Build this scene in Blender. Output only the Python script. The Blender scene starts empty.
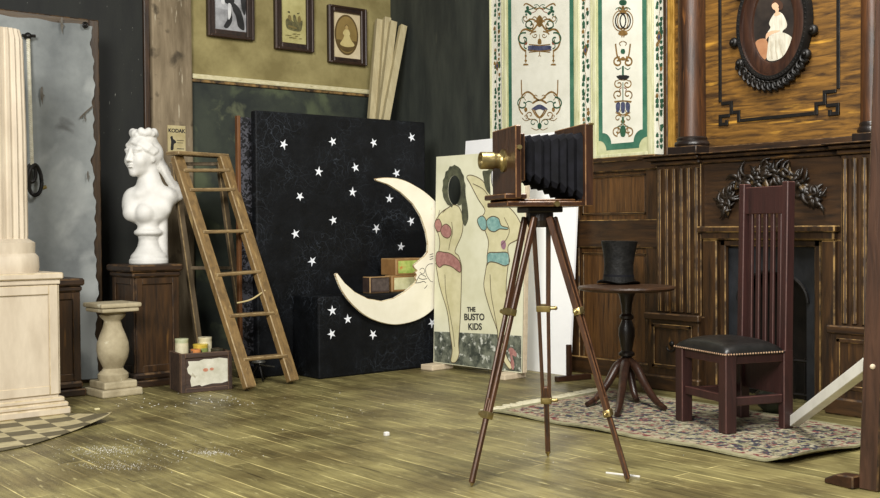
import bpy, bmesh, math, random
from mathutils import Vector, Matrix, Euler
random.seed(7)
C = bpy.context.scene.collection
R = math.radians
V = Vector
# ------------------------------------------------------------------ camera geometry
F = 1080.0; H = 1.1                       # focal length in pixels of an 880 px wide frame, eye height
Xc = V((1310, 31, -F)).normalized(); Yc = V((-890, 14, -F)).normalized()
Zc = Xc.cross(Yc).normalized(); Yc = Zc.cross(Xc)
EYE = V((0, 0, H))
def ray(px, py):
    v = V((px-440, -(py-249), -F)); return V((Xc.dot(v), Yc.dot(v), Zc.dot(v)))
def hit(px, py, ax, val):
    r = ray(px, py); return EYE + r*((val-EYE[ax])/r[ax])
def fl(px, py, z=0.0): return hit(px, py, 2, z)
def onplane(px, py, p0, n):
    r = ray(px, py); return EYE + r*((p0-EYE).dot(n)/r.dot(n))
def depth(px, py, d):
    r = ray(px, py); fw = ray(440, 249).normalized(); return EYE + r*(d/r.dot(fw))
# ------------------------------------------------------------------ materials
def lin(c):
    return tuple(((x/255)/12.92 if x/255 <= .04045 else ((x/255+.055)/1.055)**2.4) for x in c)+(1,)
MATS = {}
def mat(name, c1, c2=None, rough=.6, nscale=6, stretch=(1,1,1), dist=0., bump=.15, detail=6, lo=.35, hi=.65,
        metal=0., speck=None, speck_lo=.62, speck_scale=30, speck2=None, s2_lo=.62, s2_scale=3, spec=.5, coords='Object', bscale=None):
    m = bpy.data.materials.new(name); m.use_nodes = True; MATS[name] = m
    nt = m.node_tree; N = nt.nodes; L = nt.links
    b = N['Principled BSDF']; b.inputs['Roughness'].default_value = rough; b.inputs['Metallic'].default_value = metal
    b.inputs['Specular IOR Level'].default_value = spec
    if c2 is None: c2 = c1
    tc = N.new('ShaderNodeTexCoord'); mp = N.new('ShaderNodeMapping'); mp.inputs['Scale'].default_value = stretch
    L.new(tc.outputs[coords], mp.inputs['Vector'])
    n = N.new('ShaderNodeTexNoise'); n.inputs['Scale'].default_value = nscale; n.inputs['Detail'].default_value = detail
    n.inputs['Distortion'].default_value = dist; n.inputs['Roughness'].default_value = .62
    L.new(mp.outputs[0], n.inputs['Vector'])
    r = N.new('ShaderNodeValToRGB'); r.color_ramp.elements[0].position = lo; r.color_ramp.elements[1].position = hi
    r.color_ramp.elements[0].color = lin(c1); r.color_ramp.elements[1].color = lin(c2)
    L.new(n.outputs[0], r.inputs[0]); col = r.outputs[0]
    def over(col, c, lo_, sc, st):
        k = N.new('ShaderNodeTexNoise'); k.inputs['Scale'].default_value = sc; k.inputs['Detail'].default_value = 5; k.inputs['Distortion'].default_value = .3
        mm = N.new('ShaderNodeMapping'); mm.inputs['Scale'].default_value = st; mm.inputs['Location'].default_value = (3.1, 1.7, 5.3)
        L.new(tc.outputs[coords], mm.inputs[0]); L.new(mm.outputs[0], k.inputs['Vector'])
        rr = N.new('ShaderNodeValToRGB'); rr.color_ramp.elements[0].position = lo_; rr.color_ramp.elements[1].position = min(lo_+.1, 1)
        L.new(k.outputs[0], rr.inputs[0])
        mx = N.new('ShaderNodeMix'); mx.data_type = 'RGBA'; mx.inputs[7].default_value = lin(c)
        L.new(rr.outputs[0], mx.inputs[0]); L.new(col, mx.inputs[6]); return mx.outputs[2]
    if speck2: col = over(col, speck2, s2_lo, s2_scale, (1,1,1))
    if speck: col = over(col, speck, speck_lo, speck_scale, stretch)
    L.new(col, b.inputs['Base Color'])
    if bump:
        bp = N.new('ShaderNodeBump'); bp.inputs['Strength'].default_value = bump; bp.inputs['Distance'].default_value = .01
        if bscale:
            n2 = N.new('ShaderNodeTexNoise'); n2.inputs['Scale'].default_value = bscale; n2.inputs['Detail'].default_value = 6
            L.new(mp.outputs[0], n2.inputs['Vector']); L.new(n2.outputs[0], bp.inputs['Height'])
        else: L.new(n.outputs[0], bp.inputs['Height'])
        L.new(bp.outputs[0], b.inputs['Normal'])
    return m
def wood(name, c1, c2, axis='z', rough=.45, bump=.25, nscale=3, lo=.3, hi=.68, speck=None, speck_lo=.62, across=9, spec=.5):
    st = {'x': (1,across,across), 'y': (across,1,across), 'z': (across,across,1)}[axis]
    return mat(name, c1, c2, rough, nscale, st, .5, bump, 7, lo, hi, speck=speck, speck_lo=speck_lo, speck_scale=2.2, spec=spec)

# ------------------------------------------------------------------ mesh builder
WM = {}
class MB:
    def __init__(s): s.bm = bmesh.new()
    def add(s, t, M=None, mi=None):
        if M is not None: t.transform(M)
        if mi is not None:
            for f in t.faces: f.material_index = mi
        me = bpy.data.meshes.new('t'); t.to_mesh(me); t.free(); s.bm.from_mesh(me); bpy.data.meshes.remove(me)
        return s
    def box(s, a, b, bev=.004, wear=0, mi=0, M=None):
        t = bmesh.new(); bmesh.ops.create_cube(t, size=1)
        a = V(a); b = V(b); lo = V([min(a[i], b[i]) for i in range(3)]); hi = V([max(a[i], b[i]) for i in range(3)])
        d = hi-lo
        for v in t.verts: v.co = V([lo[i]+(v.co[i]+.5)*d[i] for i in range(3)])
        for f in t.faces: f.material_index = mi
        if bev:
            bev = min(bev, min(d)*.45)
            bmesh.ops.bevel(t, geom=t.edges[:], offset=bev, segments=2 if not wear else 1, profile=.5, affect='EDGES', material=wear if wear else -1)
        return s.add(t, M)
    def bar(s, p, q, w, h, up=(0,0,1), bev=.004, wear=0, mi=0):
        p = V(p); q = V(q); d = q-p; l = d.length; d.normalize(); up = V(up)
        sd = d.cross(up)
        if sd.length < 1e-4: sd = d.cross(V((1,0,0)))
        sd.normalize(); u = sd.cross(d)
        M = Matrix((( sd.x, d.x, u.x, p.x),(sd.y, d.y, u.y, p.y),(sd.z, d.z, u.z, p.z),(0,0,0,1)))
        return s.box((-w/2,0,-h/2),(w/2,l,h/2), bev, wear, mi, M)
    def prism(s, pts, n, dep, mi=0, bev=0, wear=0):
        """polygon of 3D points in one plane pushed by dep along n"""
        t = bmesh.new(); n = V(n).normalized()
        vs = [t.verts.new(V(p)) for p in pts]; f = t.faces.new(vs); f.material_index = mi
        f.normal_update()
        if dep:
            r = bmesh.ops.extrude_face_region(t, geom=[f])
            for v in [e for e in r['geom'] if isinstance(e, bmesh.types.BMVert)]: v.co += n*dep
            bmesh.ops.recalc_face_normals(t, faces=t.faces[:])
            for ff in t.faces: ff.material_index = mi
            if bev: bmesh.ops.bevel(t, geom=t.edges[:], offset=bev, segments=1, affect='EDGES', material=wear if wear else -1)
        elif f.normal.dot(n) < 0: f.normal_flip()
        return s.add(t)
    def lathe(s, prof, seg=32, M=None, mi=0, caps=True, flute=0, fdep=0):
        t = bmesh.new(); rings = []
        for (r, z) in prof:
            ring = []
            for k in range(seg):
                a = 2*math.pi*k/seg; rr = r
                if flute: rr = r*(1-fdep*(.5-.5*math.cos(flute*a))**.7)
                ring.append(t.verts.new((rr*math.cos(a), rr*math.sin(a), z)))
            rings.append(ring)
        for i in range(len(rings)-1):
            for k in range(seg):
                t.faces.new((rings[i][k], rings[i][(k+1)%seg], rings[i+1][(k+1)%seg], rings[i+1][k]))
        if caps:
            t.faces.new(rings[0][::-1]); t.faces.new(rings[-1])
        bmesh.ops.recalc_face_normals(t, faces=t.faces[:])
        return s.add(t, M, mi)
    def ball(s, c, r, rot=None, sub=2, mi=0):
        t = bmesh.new(); bmesh.ops.create_icosphere(t, subdivisions=sub, radius=1)
        r = (r,r,r) if not hasattr(r, '__len__') else r
        M = Matrix.Translation(V(c)) @ (rot.to_matrix().to_4x4() if rot else Matrix()) @ Matrix.Diagonal((*r, 1))
        return s.add(t, M, mi)
    def tube(s, pts, rad, seg=8, mi=0, closed=False, flat=1.0, up=None):
        t = bmesh.new(); pts = [V(p) for p in pts]; n = len(pts); rings = []
        prev = None
        for i, p in enumerate(pts):
            if closed: d = pts[(i+1)%n]-pts[i-1]
            else: d = pts[min(i+1,n-1)]-pts[max(i-1,0)]
            d.normalize()
            if up is not None: u = V(up) - d*d.dot(V(up))
            elif prev is None: u = V((0,0,1)) if abs(d.z) < .9 else V((1,0,0)); u = u-d*d.dot(u)
            else: u = prev-d*d.dot(prev)
            u.normalize(); prev = u; sd = d.cross(u)
            r = rad[i] if hasattr(rad, '__len__') else rad
            rings.append([t.verts.new(p+(sd*math.cos(a)*r+u*math.sin(a)*r*flat)) for a in [2*math.pi*k/seg for k in range(seg)]])
        rg = range(n) if closed else range(n-1)
        for i in rg:
            A = rings[i]; B = rings[(i+1)%n]
            for k in range(seg): t.faces.new((A[k], A[(k+1)%seg], B[(k+1)%seg], B[k]))
        if not closed: t.faces.new(rings[0][::-1]); t.faces.new(rings[-1])
        bmesh.ops.recalc_face_normals(t, faces=t.faces[:])
        return s.add(t, None, mi)
    def ribbon(s, pts, w, n, mi=0):
        """flat painted stroke on a plane of normal n"""
        t = bmesh.new(); pts = [V(p) for p in pts]; n = V(n); m = len(pts); L_ = []
        for i, p in enumerate(pts):
            d = pts[min(i+1,m-1)]-pts[max(i-1,0)]; sd = d.cross(n)
            if sd.length < 1e-9: sd = V((0,0,1))
            sd.normalize(); k = w[i] if hasattr(w,'__len__') else w
            L_.append((t.verts.new(p-sd*k/2), t.verts.new(p+sd*k/2)))
        for i in range(m-1):
            f = t.faces.new((L_[i][0], L_[i][1], L_[i+1][1], L_[i+1][0])); f.normal_update()
            if f.normal.dot(n) < 0: f.normal_flip()
        return s.add(t, None, mi)
    def build(s, name, mats, parent=None, smooth=False, origin=None, angle=40):
        me = bpy.data.meshes.new(name)
        if parent is None:
            if origin is None:
                zs = [v.co for v in s.bm.verts]
                origin = V(((min(c.x for c in zs)+max(c.x for c in zs))/2, (min(c.y for c in zs)+max(c.y for c in zs))/2, min(c.z for c in zs)))
            M = Matrix.Translation(V(origin))
        else: M = WM[parent]
        s.bm.transform(M.inverted()); s.bm.to_mesh(me); s.bm.free()
        for m in (mats if isinstance(mats, (list,tuple)) else [mats]): me.materials.append(m)
        o = bpy.data.objects.new(name, me); C.objects.link(o); WM[o] = M
        if parent is None: o.location = M.translation
        else: o.parent = parent
        if smooth:
            for p in me.polygons: p.use_smooth = True
            if angle < 180:
                me.set_sharp_from_angle(angle=R(angle))
        return o
def tag(o, label, cat, group=None, kind=None):
    o['label'] = label; o['category'] = cat
    if group: o['group'] = group
    if kind: o['kind'] = kind
    return o
def struct(o, label, cat):
    o['kind'] = 'structure'; o['label'] = label; o['category'] = cat; return o
def thing(name, label, cat, loc, group=None):
    o = bpy.data.objects.new(name, None); C.objects.link(o); o.location = loc; o.empty_display_size = .1
    WM[o] = Matrix.Translation(V(loc)); return tag(o, label, cat, group)
def spline(pts, k=6, closed=False):
    pts = [V(p) for p in pts]; n = len(pts); out = []
    for i in range(n if closed else n-1):
        if closed: a, b, c, d = pts[i-1], pts[i], pts[(i+1)%n], pts[(i+2)%n]
        else: a, b, c, d = pts[max(i-1,0)], pts[i], pts[i+1], pts[min(i+2,n-1)]
        for j in range(k):
            t = j/k
            out.append(.5*((2*b)+(c-a)*t+(2*a-5*b+4*c-d)*t*t+(3*b-a-3*c+d)*t**3))
    if not closed: out.append(pts[-1])
    return out
def text_mesh(body, M, size, parent, material, name='lettering', ext=.0006, bold=0.0):
    cu = bpy.data.curves.new('txt', 'FONT'); cu.body = body; cu.size = size; cu.align_x = 'CENTER'; cu.align_y = 'CENTER'
    cu.extrude = ext; cu.offset = bold; cu.space_line = 1.0
    t = bpy.data.objects.new('txt', cu); C.objects.link(t)
    dg = bpy.context.evaluated_depsgraph_get(); me = bpy.data.meshes.new_from_object(t.evaluated_get(dg))
    bpy.data.objects.remove(t); bpy.data.curves.remove(cu)
    b = MB(); tb = bmesh.new(); tb.from_mesh(me); bpy.data.meshes.remove(me); b.add(tb, M, 0)
    return b.build(name, material, parent)
def frame3(o, u, v):
    u = V(u).normalized(); v = V(v); v = (v-u*u.dot(v)).normalized(); n = u.cross(v)
    return Matrix(((u.x,v.x,n.x,o[0]),(u.y,v.y,n.y,o[1]),(u.z,v.z,n.z,o[2]),(0,0,0,1)))

# ------------------------------------------------------------------ palette
white_plaster = mat('white plaster', (208,206,200), (222,220,214), .55, 8, bump=.05)
cream_paint = mat('cream paint', (184,170,148), (202,189,167), .6, 5, (2,2,.6), bump=.12, speck=(178,160,130), speck_lo=.72, speck_scale=8)
cream_worn = mat('cream paint worn edge', (176,158,120), (206,190,162), .6, 20)
gold_worn = mat('worn gilt edge', (152,120,70), (52,38,24), .5, 12, lo=.38, hi=.6)
brown_worn = mat('worn brown edge', (98,72,42), (44,31,20), .5, 16, lo=.38, hi=.56)
dark_wood = wood('dark oak', (22,14,8), (72,48,23), 'z', speck=(112,78,36), speck_lo=.66)
dark_wood_y = wood('dark oak rail', (22,14,8), (68,45,22), 'y', speck=(108,76,36), speck_lo=.66)
dark_wood_x = wood('dark oak crosswise', (22,14,9), (56,37,20), 'x')
oak_panel = wood('golden oak panel', (54,34,10), (126,88,32), 'y', nscale=4, across=9, lo=.36, hi=.64, speck=(182,134,48), speck_lo=.61, rough=.5)
oak_hatch = wood('hatched oak', (40,25,12), (98,66,32), 'z', across=14, speck=(132,94,46), speck_lo=.66)
mahogany = wood('mahogany', (32,18,13), (62,38,25), 'z', rough=.35, speck=(94,62,38), speck_lo=.68)
mahogany_x = wood('mahogany flat', (34,19,13), (62,38,25), 'x', rough=.35)
column_wood = wood('brown column wood', (28,15,8), (84,50,22), 'z', rough=.45, speck=(120,76,34), speck_lo=.62)
black_wood = wood('blackened wood', (16,11,9), (34,23,17), 'z', rough=.35)
chair_red = wood('red stained wood', (38,20,19), (60,33,30), 'z', rough=.45, speck=(94,54,46), speck_lo=.7)
ladder_wood = wood('raw ladder wood', (86,66,36), (138,110,66), 'z', rough=.6, speck=(170,144,94), speck_lo=.62)
ladder_worn = mat('pale ladder edge', (166,144,102), (112,90,58), .6, 20)
ladder_grey = wood('grey ladder wood', (78,66,50), (114,99,76), 'z', rough=.65)
beam_wood = wood('pale timber', (166,152,114), (192,180,142), 'z', rough=.65, bump=.1)
block_wood = wood('cream timber', (190,172,144), (212,196,168), 'y', rough=.7, bump=.1)
brass = mat('brass', (140,122,76), (186,168,116), .38, 10, metal=.9, bump=.03)
iron = mat('black iron', (18,17,16), (34,30,26), .45, 12, metal=.4)
gilt = mat('old gilt', (150,110,40), (196,152,70), .45, 12, (6,6,1), metal=.35)
slate = mat('black slate', (24,26,28), (40,42,46), .4, 7)
black_cloth = mat('black bellows cloth', (9,9,12), (20,20,26), .8, 18, spec=.2)
blk_leather = mat('cracked black leather', (7,8,10), (15,17,20), .55, 9, bump=.4, spec=.18, speck=(48,52,58), speck_lo=.70, speck_scale=9, bscale=22)
hat_black = mat('rough black felt', (11,11,10), (27,26,24), .6, 26, bump=.8, spec=.3)
white_board = mat('white board', (244,244,244), (250,250,250), .5, 3, bump=0)
star_white = mat('star white paint', (214,218,226), (240,242,246), .6, 30)
moon_cream = mat('moon cream paint', (222,216,194), (236,231,213), .5, 3, bump=.05, speck=(186,164,116), speck_lo=.7, speck_scale=8)
moon_edge = mat('moon browned edge', (140,104,56), (206,188,146), .6, 9, lo=.38, hi=.55)
ink = mat('dark ink', (24,22,20), None, .7, bump=0)
ink_brown = mat('brown ink', (70,56,36), (98,82,56), .7, bump=0)

# crackled backdrop: pale scratch web over the leather
def crackle(m, c, sc, w, fac):
    nt = m.node_tree; N = nt.nodes; L = nt.links; b = N['Principled BSDF']
    src = b.inputs['Base Color'].links[0].from_socket
    tc = N.new('ShaderNodeTexCoord'); nz = N.new('ShaderNodeTexNoise'); nz.inputs['Scale'].default_value = 3; nz.inputs['Detail'].default_value = 4
    L.new(tc.outputs['Object'], nz.inputs['Vector'])
    ad = N.new('ShaderNodeVectorMath'); ad.operation = 'MULTIPLY_ADD'; ad.inputs[1].default_value = (.5,.5,.5)
    L.new(nz.outputs['Color'], ad.inputs[0]); L.new(tc.outputs['Object'], ad.inputs[2])
    vo = N.new('ShaderNodeTexVoronoi'); vo.feature = 'DISTANCE_TO_EDGE'; vo.inputs['Scale'].default_value = sc
    L.new(ad.outputs[0], vo.inputs['Vector'])
    rp = N.new('ShaderNodeValToRGB'); rp.color_ramp.elements[0].color = (1,1,1,1); rp.color_ramp.elements[1].color = (0,0,0,1)
    rp.color_ramp.elements[0].position = 0; rp.color_ramp.elements[1].position = w
    L.new(vo.outputs['Distance'], rp.inputs[0])
    n2 = N.new('ShaderNodeTexNoise'); n2.inputs['Scale'].default_value = 2.2; n2.inputs['Detail'].default_value = 3; L.new(tc.outputs['Object'], n2.inputs['Vector'])
    r2 = N.new('ShaderNodeValToRGB'); r2.color_ramp.elements[0].position = .45; r2.color_ramp.elements[1].position = .7; L.new(n2.outputs[0], r2.inputs[0])
    mu = N.new('ShaderNodeMath'); mu.operation = 'MULTIPLY'; L.new(rp.outputs[0], mu.inputs[0]); L.new(r2.outputs[0], mu.inputs[1])
    m2 = N.new('ShaderNodeMath'); m2.operation = 'MULTIPLY'; m2.inputs[1].default_value = fac; L.new(mu.outputs[0], m2.inputs[0])
    mx = N.new('ShaderNodeMix'); mx.data_type = 'RGBA'; mx.inputs[7].default_value = lin(c)
    L.new(m2.outputs[0], mx.inputs[0]); L.new(src, mx.inputs[6]); L.new(mx.outputs[2], b.inputs['Base Color'])
crackle(blk_leather, (96,104,116), 8, .018, .38); crackle(blk_leather, (74,82,92), 21, .035, .34)

# floor boards: running along Y, pale joints
def floor_material():
    m = bpy.data.materials.new('old floor boards'); m.use_nodes = True; nt = m.node_tree; N = nt.nodes; L = nt.links; b = N['Principled BSDF']
    tc = N.new('ShaderNodeTexCoord')
    mp = N.new('ShaderNodeMapping'); mp.inputs['Rotation'].default_value = (0,0,R(90)); L.new(tc.outputs['Object'], mp.inputs[0])
    br = N.new('ShaderNodeTexBrick'); br.offset = .37; br.offset_frequency = 2; br.squash = 1
    for k, v in (('Color1',(114,106,70)),('Color2',(146,136,93)),('Mortar',(114,106,70))): br.inputs[k].default_value = lin(v)
    br.inputs['Scale'].default_value = 1; br.inputs['Mortar Size'].default_value = .0042; br.inputs['Mortar Smooth'].default_value = .5
    br.inputs['Brick Width'].default_value = 1.5; br.inputs['Row Height'].default_value = .115
    L.new(mp.outputs[0], br.inputs['Vector'])
    ms = N.new('ShaderNodeMapping'); ms.inputs['Scale'].default_value = (9,.9,1); L.new(tc.outputs['Object'], ms.inputs[0])
    g = N.new('ShaderNodeTexNoise'); g.inputs['Scale'].default_value = 3.5; g.inputs['Detail'].default_value = 8; g.inputs['Distortion'].default_value = .4; g.inputs['Roughness'].default_value = .65
    L.new(ms.outputs[0], g.inputs['Vector'])
    gr = N.new('ShaderNodeValToRGB'); gr.color_ramp.elements[0].position = .3; gr.color_ramp.elements[1].position = .72
    gr.color_ramp.elements[0].color = (.42,.40,.35,1); gr.color_ramp.elements[1].color = (1.35,1.32,1.22,1); L.new(g.outputs[0], gr.inputs[0])
    mu = N.new('ShaderNodeMix'); mu.data_type = 'RGBA'; mu.blend_type = 'MULTIPLY'; mu.inputs[0].default_value = .85
    jn = N.new('ShaderNodeTexNoise'); jn.inputs['Scale'].default_value = 2.3; jn.inputs['Detail'].default_value = 6; jm = N.new('ShaderNodeMapping'); jm.inputs['Scale'].default_value = (4,1,1); L.new(tc.outputs['Object'], jm.inputs[0]); L.new(jm.outputs[0], jn.inputs['Vector'])
    jr = N.new('ShaderNodeValToRGB'); jr.color_ramp.elements[0].position = .36; jr.color_ramp.elements[1].position = .62; L.new(jn.outputs[0], jr.inputs[0])
    jx = N.new('ShaderNodeMix'); jx.data_type = 'RGBA'; jx.inputs[6].default_value = lin((60,52,32)); jx.inputs[7].default_value = lin((230,216,156)); L.new(jr.outputs[0], jx.inputs[0])
    jc = N.new('ShaderNodeMix'); jc.data_type = 'RGBA'; L.new(br.outputs['Fac'], jc.inputs[0]); L.new(br.outputs['Color'], jc.inputs[6]); L.new(jx.outputs[2], jc.inputs[7])
    L.new(jc.outputs[2], mu.inputs[6]); L.new(gr.outputs[0], mu.inputs[7])
    # broad stains
    s = N.new('ShaderNodeTexNoise'); s.inputs['Scale'].default_value = 2.4; s.inputs['Detail'].default_value = 6; L.new(tc.outputs['Object'], s.inputs['Vector'])
    sr = N.new('ShaderNodeValToRGB'); sr.color_ramp.elements[0].position = .38; sr.color_ramp.elements[1].position = .62
    sr.color_ramp.elements[0].color = (.42,.38,.31,1); sr.color_ramp.elements[1].color = (1.1,1.12,1.05,1); L.new(s.outputs[0], sr.inputs[0])
    m2 = N.new('ShaderNodeMix'); m2.data_type = 'RGBA'; m2.blend_type = 'MULTIPLY'; m2.inputs[0].default_value = .8
    L.new(mu.outputs[2], m2.inputs[6]); L.new(sr.outputs[0], m2.inputs[7])
    # fine pale scuffs
    k = N.new('ShaderNodeTexNoise'); k.inputs['Scale'].default_value = 16; k.inputs['Detail'].default_value = 6
    m3 = N.new('ShaderNodeMapping'); m3.inputs['Scale'].default_value = (3,.5,1); L.new(tc.outputs['Object'], m3.inputs[0]); L.new(m3.outputs[0], k.inputs['Vector'])
    kr = N.new('ShaderNodeValToRGB'); kr.color_ramp.elements[0].position = .62; kr.color_ramp.elements[1].position = .74; L.new(k.outputs[0], kr.inputs[0])
    m4 = N.new('ShaderNodeMix'); m4.data_type = 'RGBA'; m4.inputs[7].default_value = lin((176,166,118)); L.new(kr.outputs[0], m4.inputs[0]); L.new(m2.outputs[2], m4.inputs[6])
    L.new(m4.outputs[2], b.inputs['Base Color']); b.inputs['Roughness'].default_value = .42
    bp = N.new('ShaderNodeBump'); bp.inputs['Strength'].default_value = .25; bp.inputs['Distance'].default_value = .01; L.new(g.outputs[0], bp.inputs['Height']); L.new(bp.outputs[0], b.inputs['Normal'])
    return m
floor_m = floor_material()
beige = mat('olive beige plaster', (122,110,66), (162,150,100), .75, 2.6, bump=.3, bscale=5, speck=(90,82,52), speck_lo=.68, speck_scale=5)
pillar_m = mat('flaking beige plaster', (98,84,62), (146,130,104), .8, 3, (3,3,.5), bump=.9, bscale=6, speck=(206,196,170), speck_lo=.655, speck_scale=9, speck2=(72,62,46), s2_lo=.58, s2_scale=6)
dark_wall = mat('dark green black wall', (36,40,37), (58,62,55), .7, 2, (3,3,.7), bump=.2, speck=(58,60,52), speck_lo=.68, speck_scale=6)
dark_plaster = mat('dark patchy plaster', (30,36,33), (56,62,50), .7, 3, bump=.5, bscale=5, speck=(100,104,76), speck_lo=.68, speck_scale=4, speck2=(78,86,62), s2_lo=.55, s2_scale=3)
spatter_wall = mat('black wall with white spatter', (12,14,12), (25,27,22), .7, 2.5, (3,3,.8), bump=.25, speck=(196,196,186), speck_lo=.705, speck_scale=22)

# ------------------------------------------------------------------ SETTING
YB = 8.1; XR = 6.1; ZT = 3.9
b = MB(); b.box((-1.5,-1.2,-.06),(XR+.1,YB+.1,0), 0)
o = b.build('floor', floor_m, None, origin=(0,0,0)); struct(o, 'worn olive brown floorboards with pale joints', 'floor')
pl = hit(153,100,1,YB-.07).x; pr = hit(193,100,1,YB-.07).x
ZM = 2.345
b = MB()
b.box((-1.5,YB,0),(pl+.02,YB+.1,ZT), 0, mi=0); b.box((pl+.02,YB,0),(XR+.1,YB+.1,ZM), 0, mi=1); b.box((pl+.02,YB,ZM),(XR+.1,YB+.1,ZT), 0, mi=2)
o = b.build('wall_back', [spatter_wall, dark_plaster, beige]); struct(o, 'plaster back wall, olive beige above and near black below', 'wall')
b = MB(); b.box((XR,-1.2,0),(XR+.1,YB,ZT), 0)
o = b.build('wall_right', dark_wall); struct(o, 'dark green black side wall', 'wall')
b = MB(); b.box((pl,YB-.07,0),(pr,YB,ZT), .015); b.box((pl-.05,YB-.03,0),(pl,YB,ZT),.008,mi=1); b.box((pr,YB-.025,0),(pr+.02,YB,ZM),.004,mi=0)
o = b.build('trim_1', [pillar_m, dark_wood]); struct(o, 'flaking beige plaster pilaster beside the pictures', 'pilaster')
mould_m = mat('cream moulding', (196,186,140), (220,212,176), .6, 20, (1,4,4), speck=(120,104,60), speck_lo=.66, speck_scale=12)
b = MB(); b.box((pr+.02,YB-.03,ZM-.012),(XR,YB,ZM+.03), .008, mi=0); b.box((pr+.02,YB-.018,ZM-.035),(XR,YB,ZM-.012), .004, mi=1)
o = b.build('trim_2', [mould_m, gold_worn]); struct(o, 'thin cream picture moulding across the back wall', 'moulding')

# --- panelling on the right wall, below the painted panels
def yz(px, py, x): p = hit(px, py, 0, x); return p.y, p.z
XW = 6.0
ye = 4.86                                   # where the chimney breast starts
y_left = yz(490, 160, 6.03)[0]              # left end of painted panels
z_rail = yz(620, 159, XW)[1]
root = thing('trim_3', 'dark oak wall panelling with raised frames behind the small round table', 'panelling', (XW, 5.6, 0)); root['kind'] = 'structure'
b = MB(); b.box((XW+.02,ye,0),(XR,y_left,z_rail-.02), 0); b.build('backing', [oak_hatch], root)
yA = yz(584,250,XW)[0]; yB_ = yz(649,250,XW)[0]
zs = [yz(620,y,XW)[1] for y in (172.5,219,247,249,366)]   # panel limits
def raised(nm, y0, y1, z0, z1, mt):
    b = MB(); x0 = XW+.02
    w = .045
    b.box((x0-.012,y0,z0),(x0+.003,y0+w*.4,z1),.003,wear=1); b.box((x0-.012,y1-w*.4,z0),(x0+.003,y1,z1),.003,wear=1)
    b.box((x0-.012,y0,z0),(x0+.003,y1,z0+w*.4),.003,wear=1); b.box((x0-.012,y0,z1-w*.4),(x0+.003,y1,z1),.003,wear=1)
    b.box((x0-.006,y0+w*.4,z0+w*.4),(x0+.003,y1-w*.4,z1-w*.4),.004,mi=2)
    b.build(nm, [dark_wood_y, gold_worn, mt], root)
wy = yA-yB_
ys = [yB_]
k = 0
cols = []
y0 = yB_+.03
while y0 < y_left-.1:
    cols.append((y0, min(y0+wy, y_left-.05))); y0 += wy+.14
for (a, c) in cols:
    raised('panel', a, c, zs[1]+.03, zs[0]-.015, oak_hatch); raised('panel', a, c, zs[4]+.02, zs[3]-.03, oak_hatch)
    b = MB(); b.box((XW-.012,c+.01,.12),(XW+.022,min(c+.13,y_left),z_rail-.03),.005,wear=1); b.build('stile', [dark_wood, gold_worn], root)
b = MB(); b.box((XW-.012,ye,.12),(XW+.022,yB_+.02,z_rail-.03),.005,wear=1); b.build('stile', [dark_wood, gold_worn], root)
b = MB(); b.box((XW-.02,ye,zs[2]-.005),(XW+.022,y_left,zs[1]-.005),.006,wear=1); b.build('rail', [dark_wood_y, gold_worn], root)
b = MB(); b.box((XW-.03,ye,.0),(XW+.022,y_left,.13),.008,wear=1); b.build('rail', [dark_wood_y, gold_worn], root)
b = MB(); b.box((XW-.025,ye,z_rail-.09),(XR,y_left,z_rail),.008,wear=1); b.box((XW-.05,ye,z_rail-.02),(XR,y_left,z_rail+.015),.006,wear=1)
b.build('cap_rail', [dark_wood_y, gold_worn], root)

# ------------------------------------------------------------------ painted wall panels
XP = 6.04
pn = V((-1,0,0))
ivory = mat('ivory painted board', (214,212,196), (228,226,212), .5, 5, bump=.06, speck=(196,190,150), speck_lo=.7, speck_scale=6)
teal = mat('green marbled border', (34,86,68), (74,122,98), .5, 7, bump=.05, lo=.3, hi=.7, speck=(150,184,160), speck_lo=.72, speck_scale=12)
pale_green = mat('pale olive ground', (176,178,134), (200,200,160), .5, 8, bump=.05)
cream_mould = mat('cream ribbed moulding', (182,181,138), (210,208,174), .5, 12, (3,3,.4), speck=(138,138,90), speck_lo=.68, speck_scale=6)
gold_ink = mat('ochre paint', (98,74,34), (142,108,58), .6, 30, bump=0)
green_ink = mat('leaf green paint', (24,62,44), (48,94,68), .6, 30, bump=0)
blue_ink = mat('slate blue paint', (50,54,80), (82,86,110), .6, 30, bump=0)
red_ink = mat('brick red paint', (112,54,40), (140,78,56), .6, 30, bump=0)
ART = [gold_ink, green_ink, blue_ink, red_ink, ink]
PZ0 = z_rail+.015; PZ1 = ZT-.3
Ya = lambda px: yz(px, 80, XP)[0]
cuts = [Ya(p) for p in (490,503,578,592,652,665)]     # strip | panel | strip | panel | strip
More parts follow.
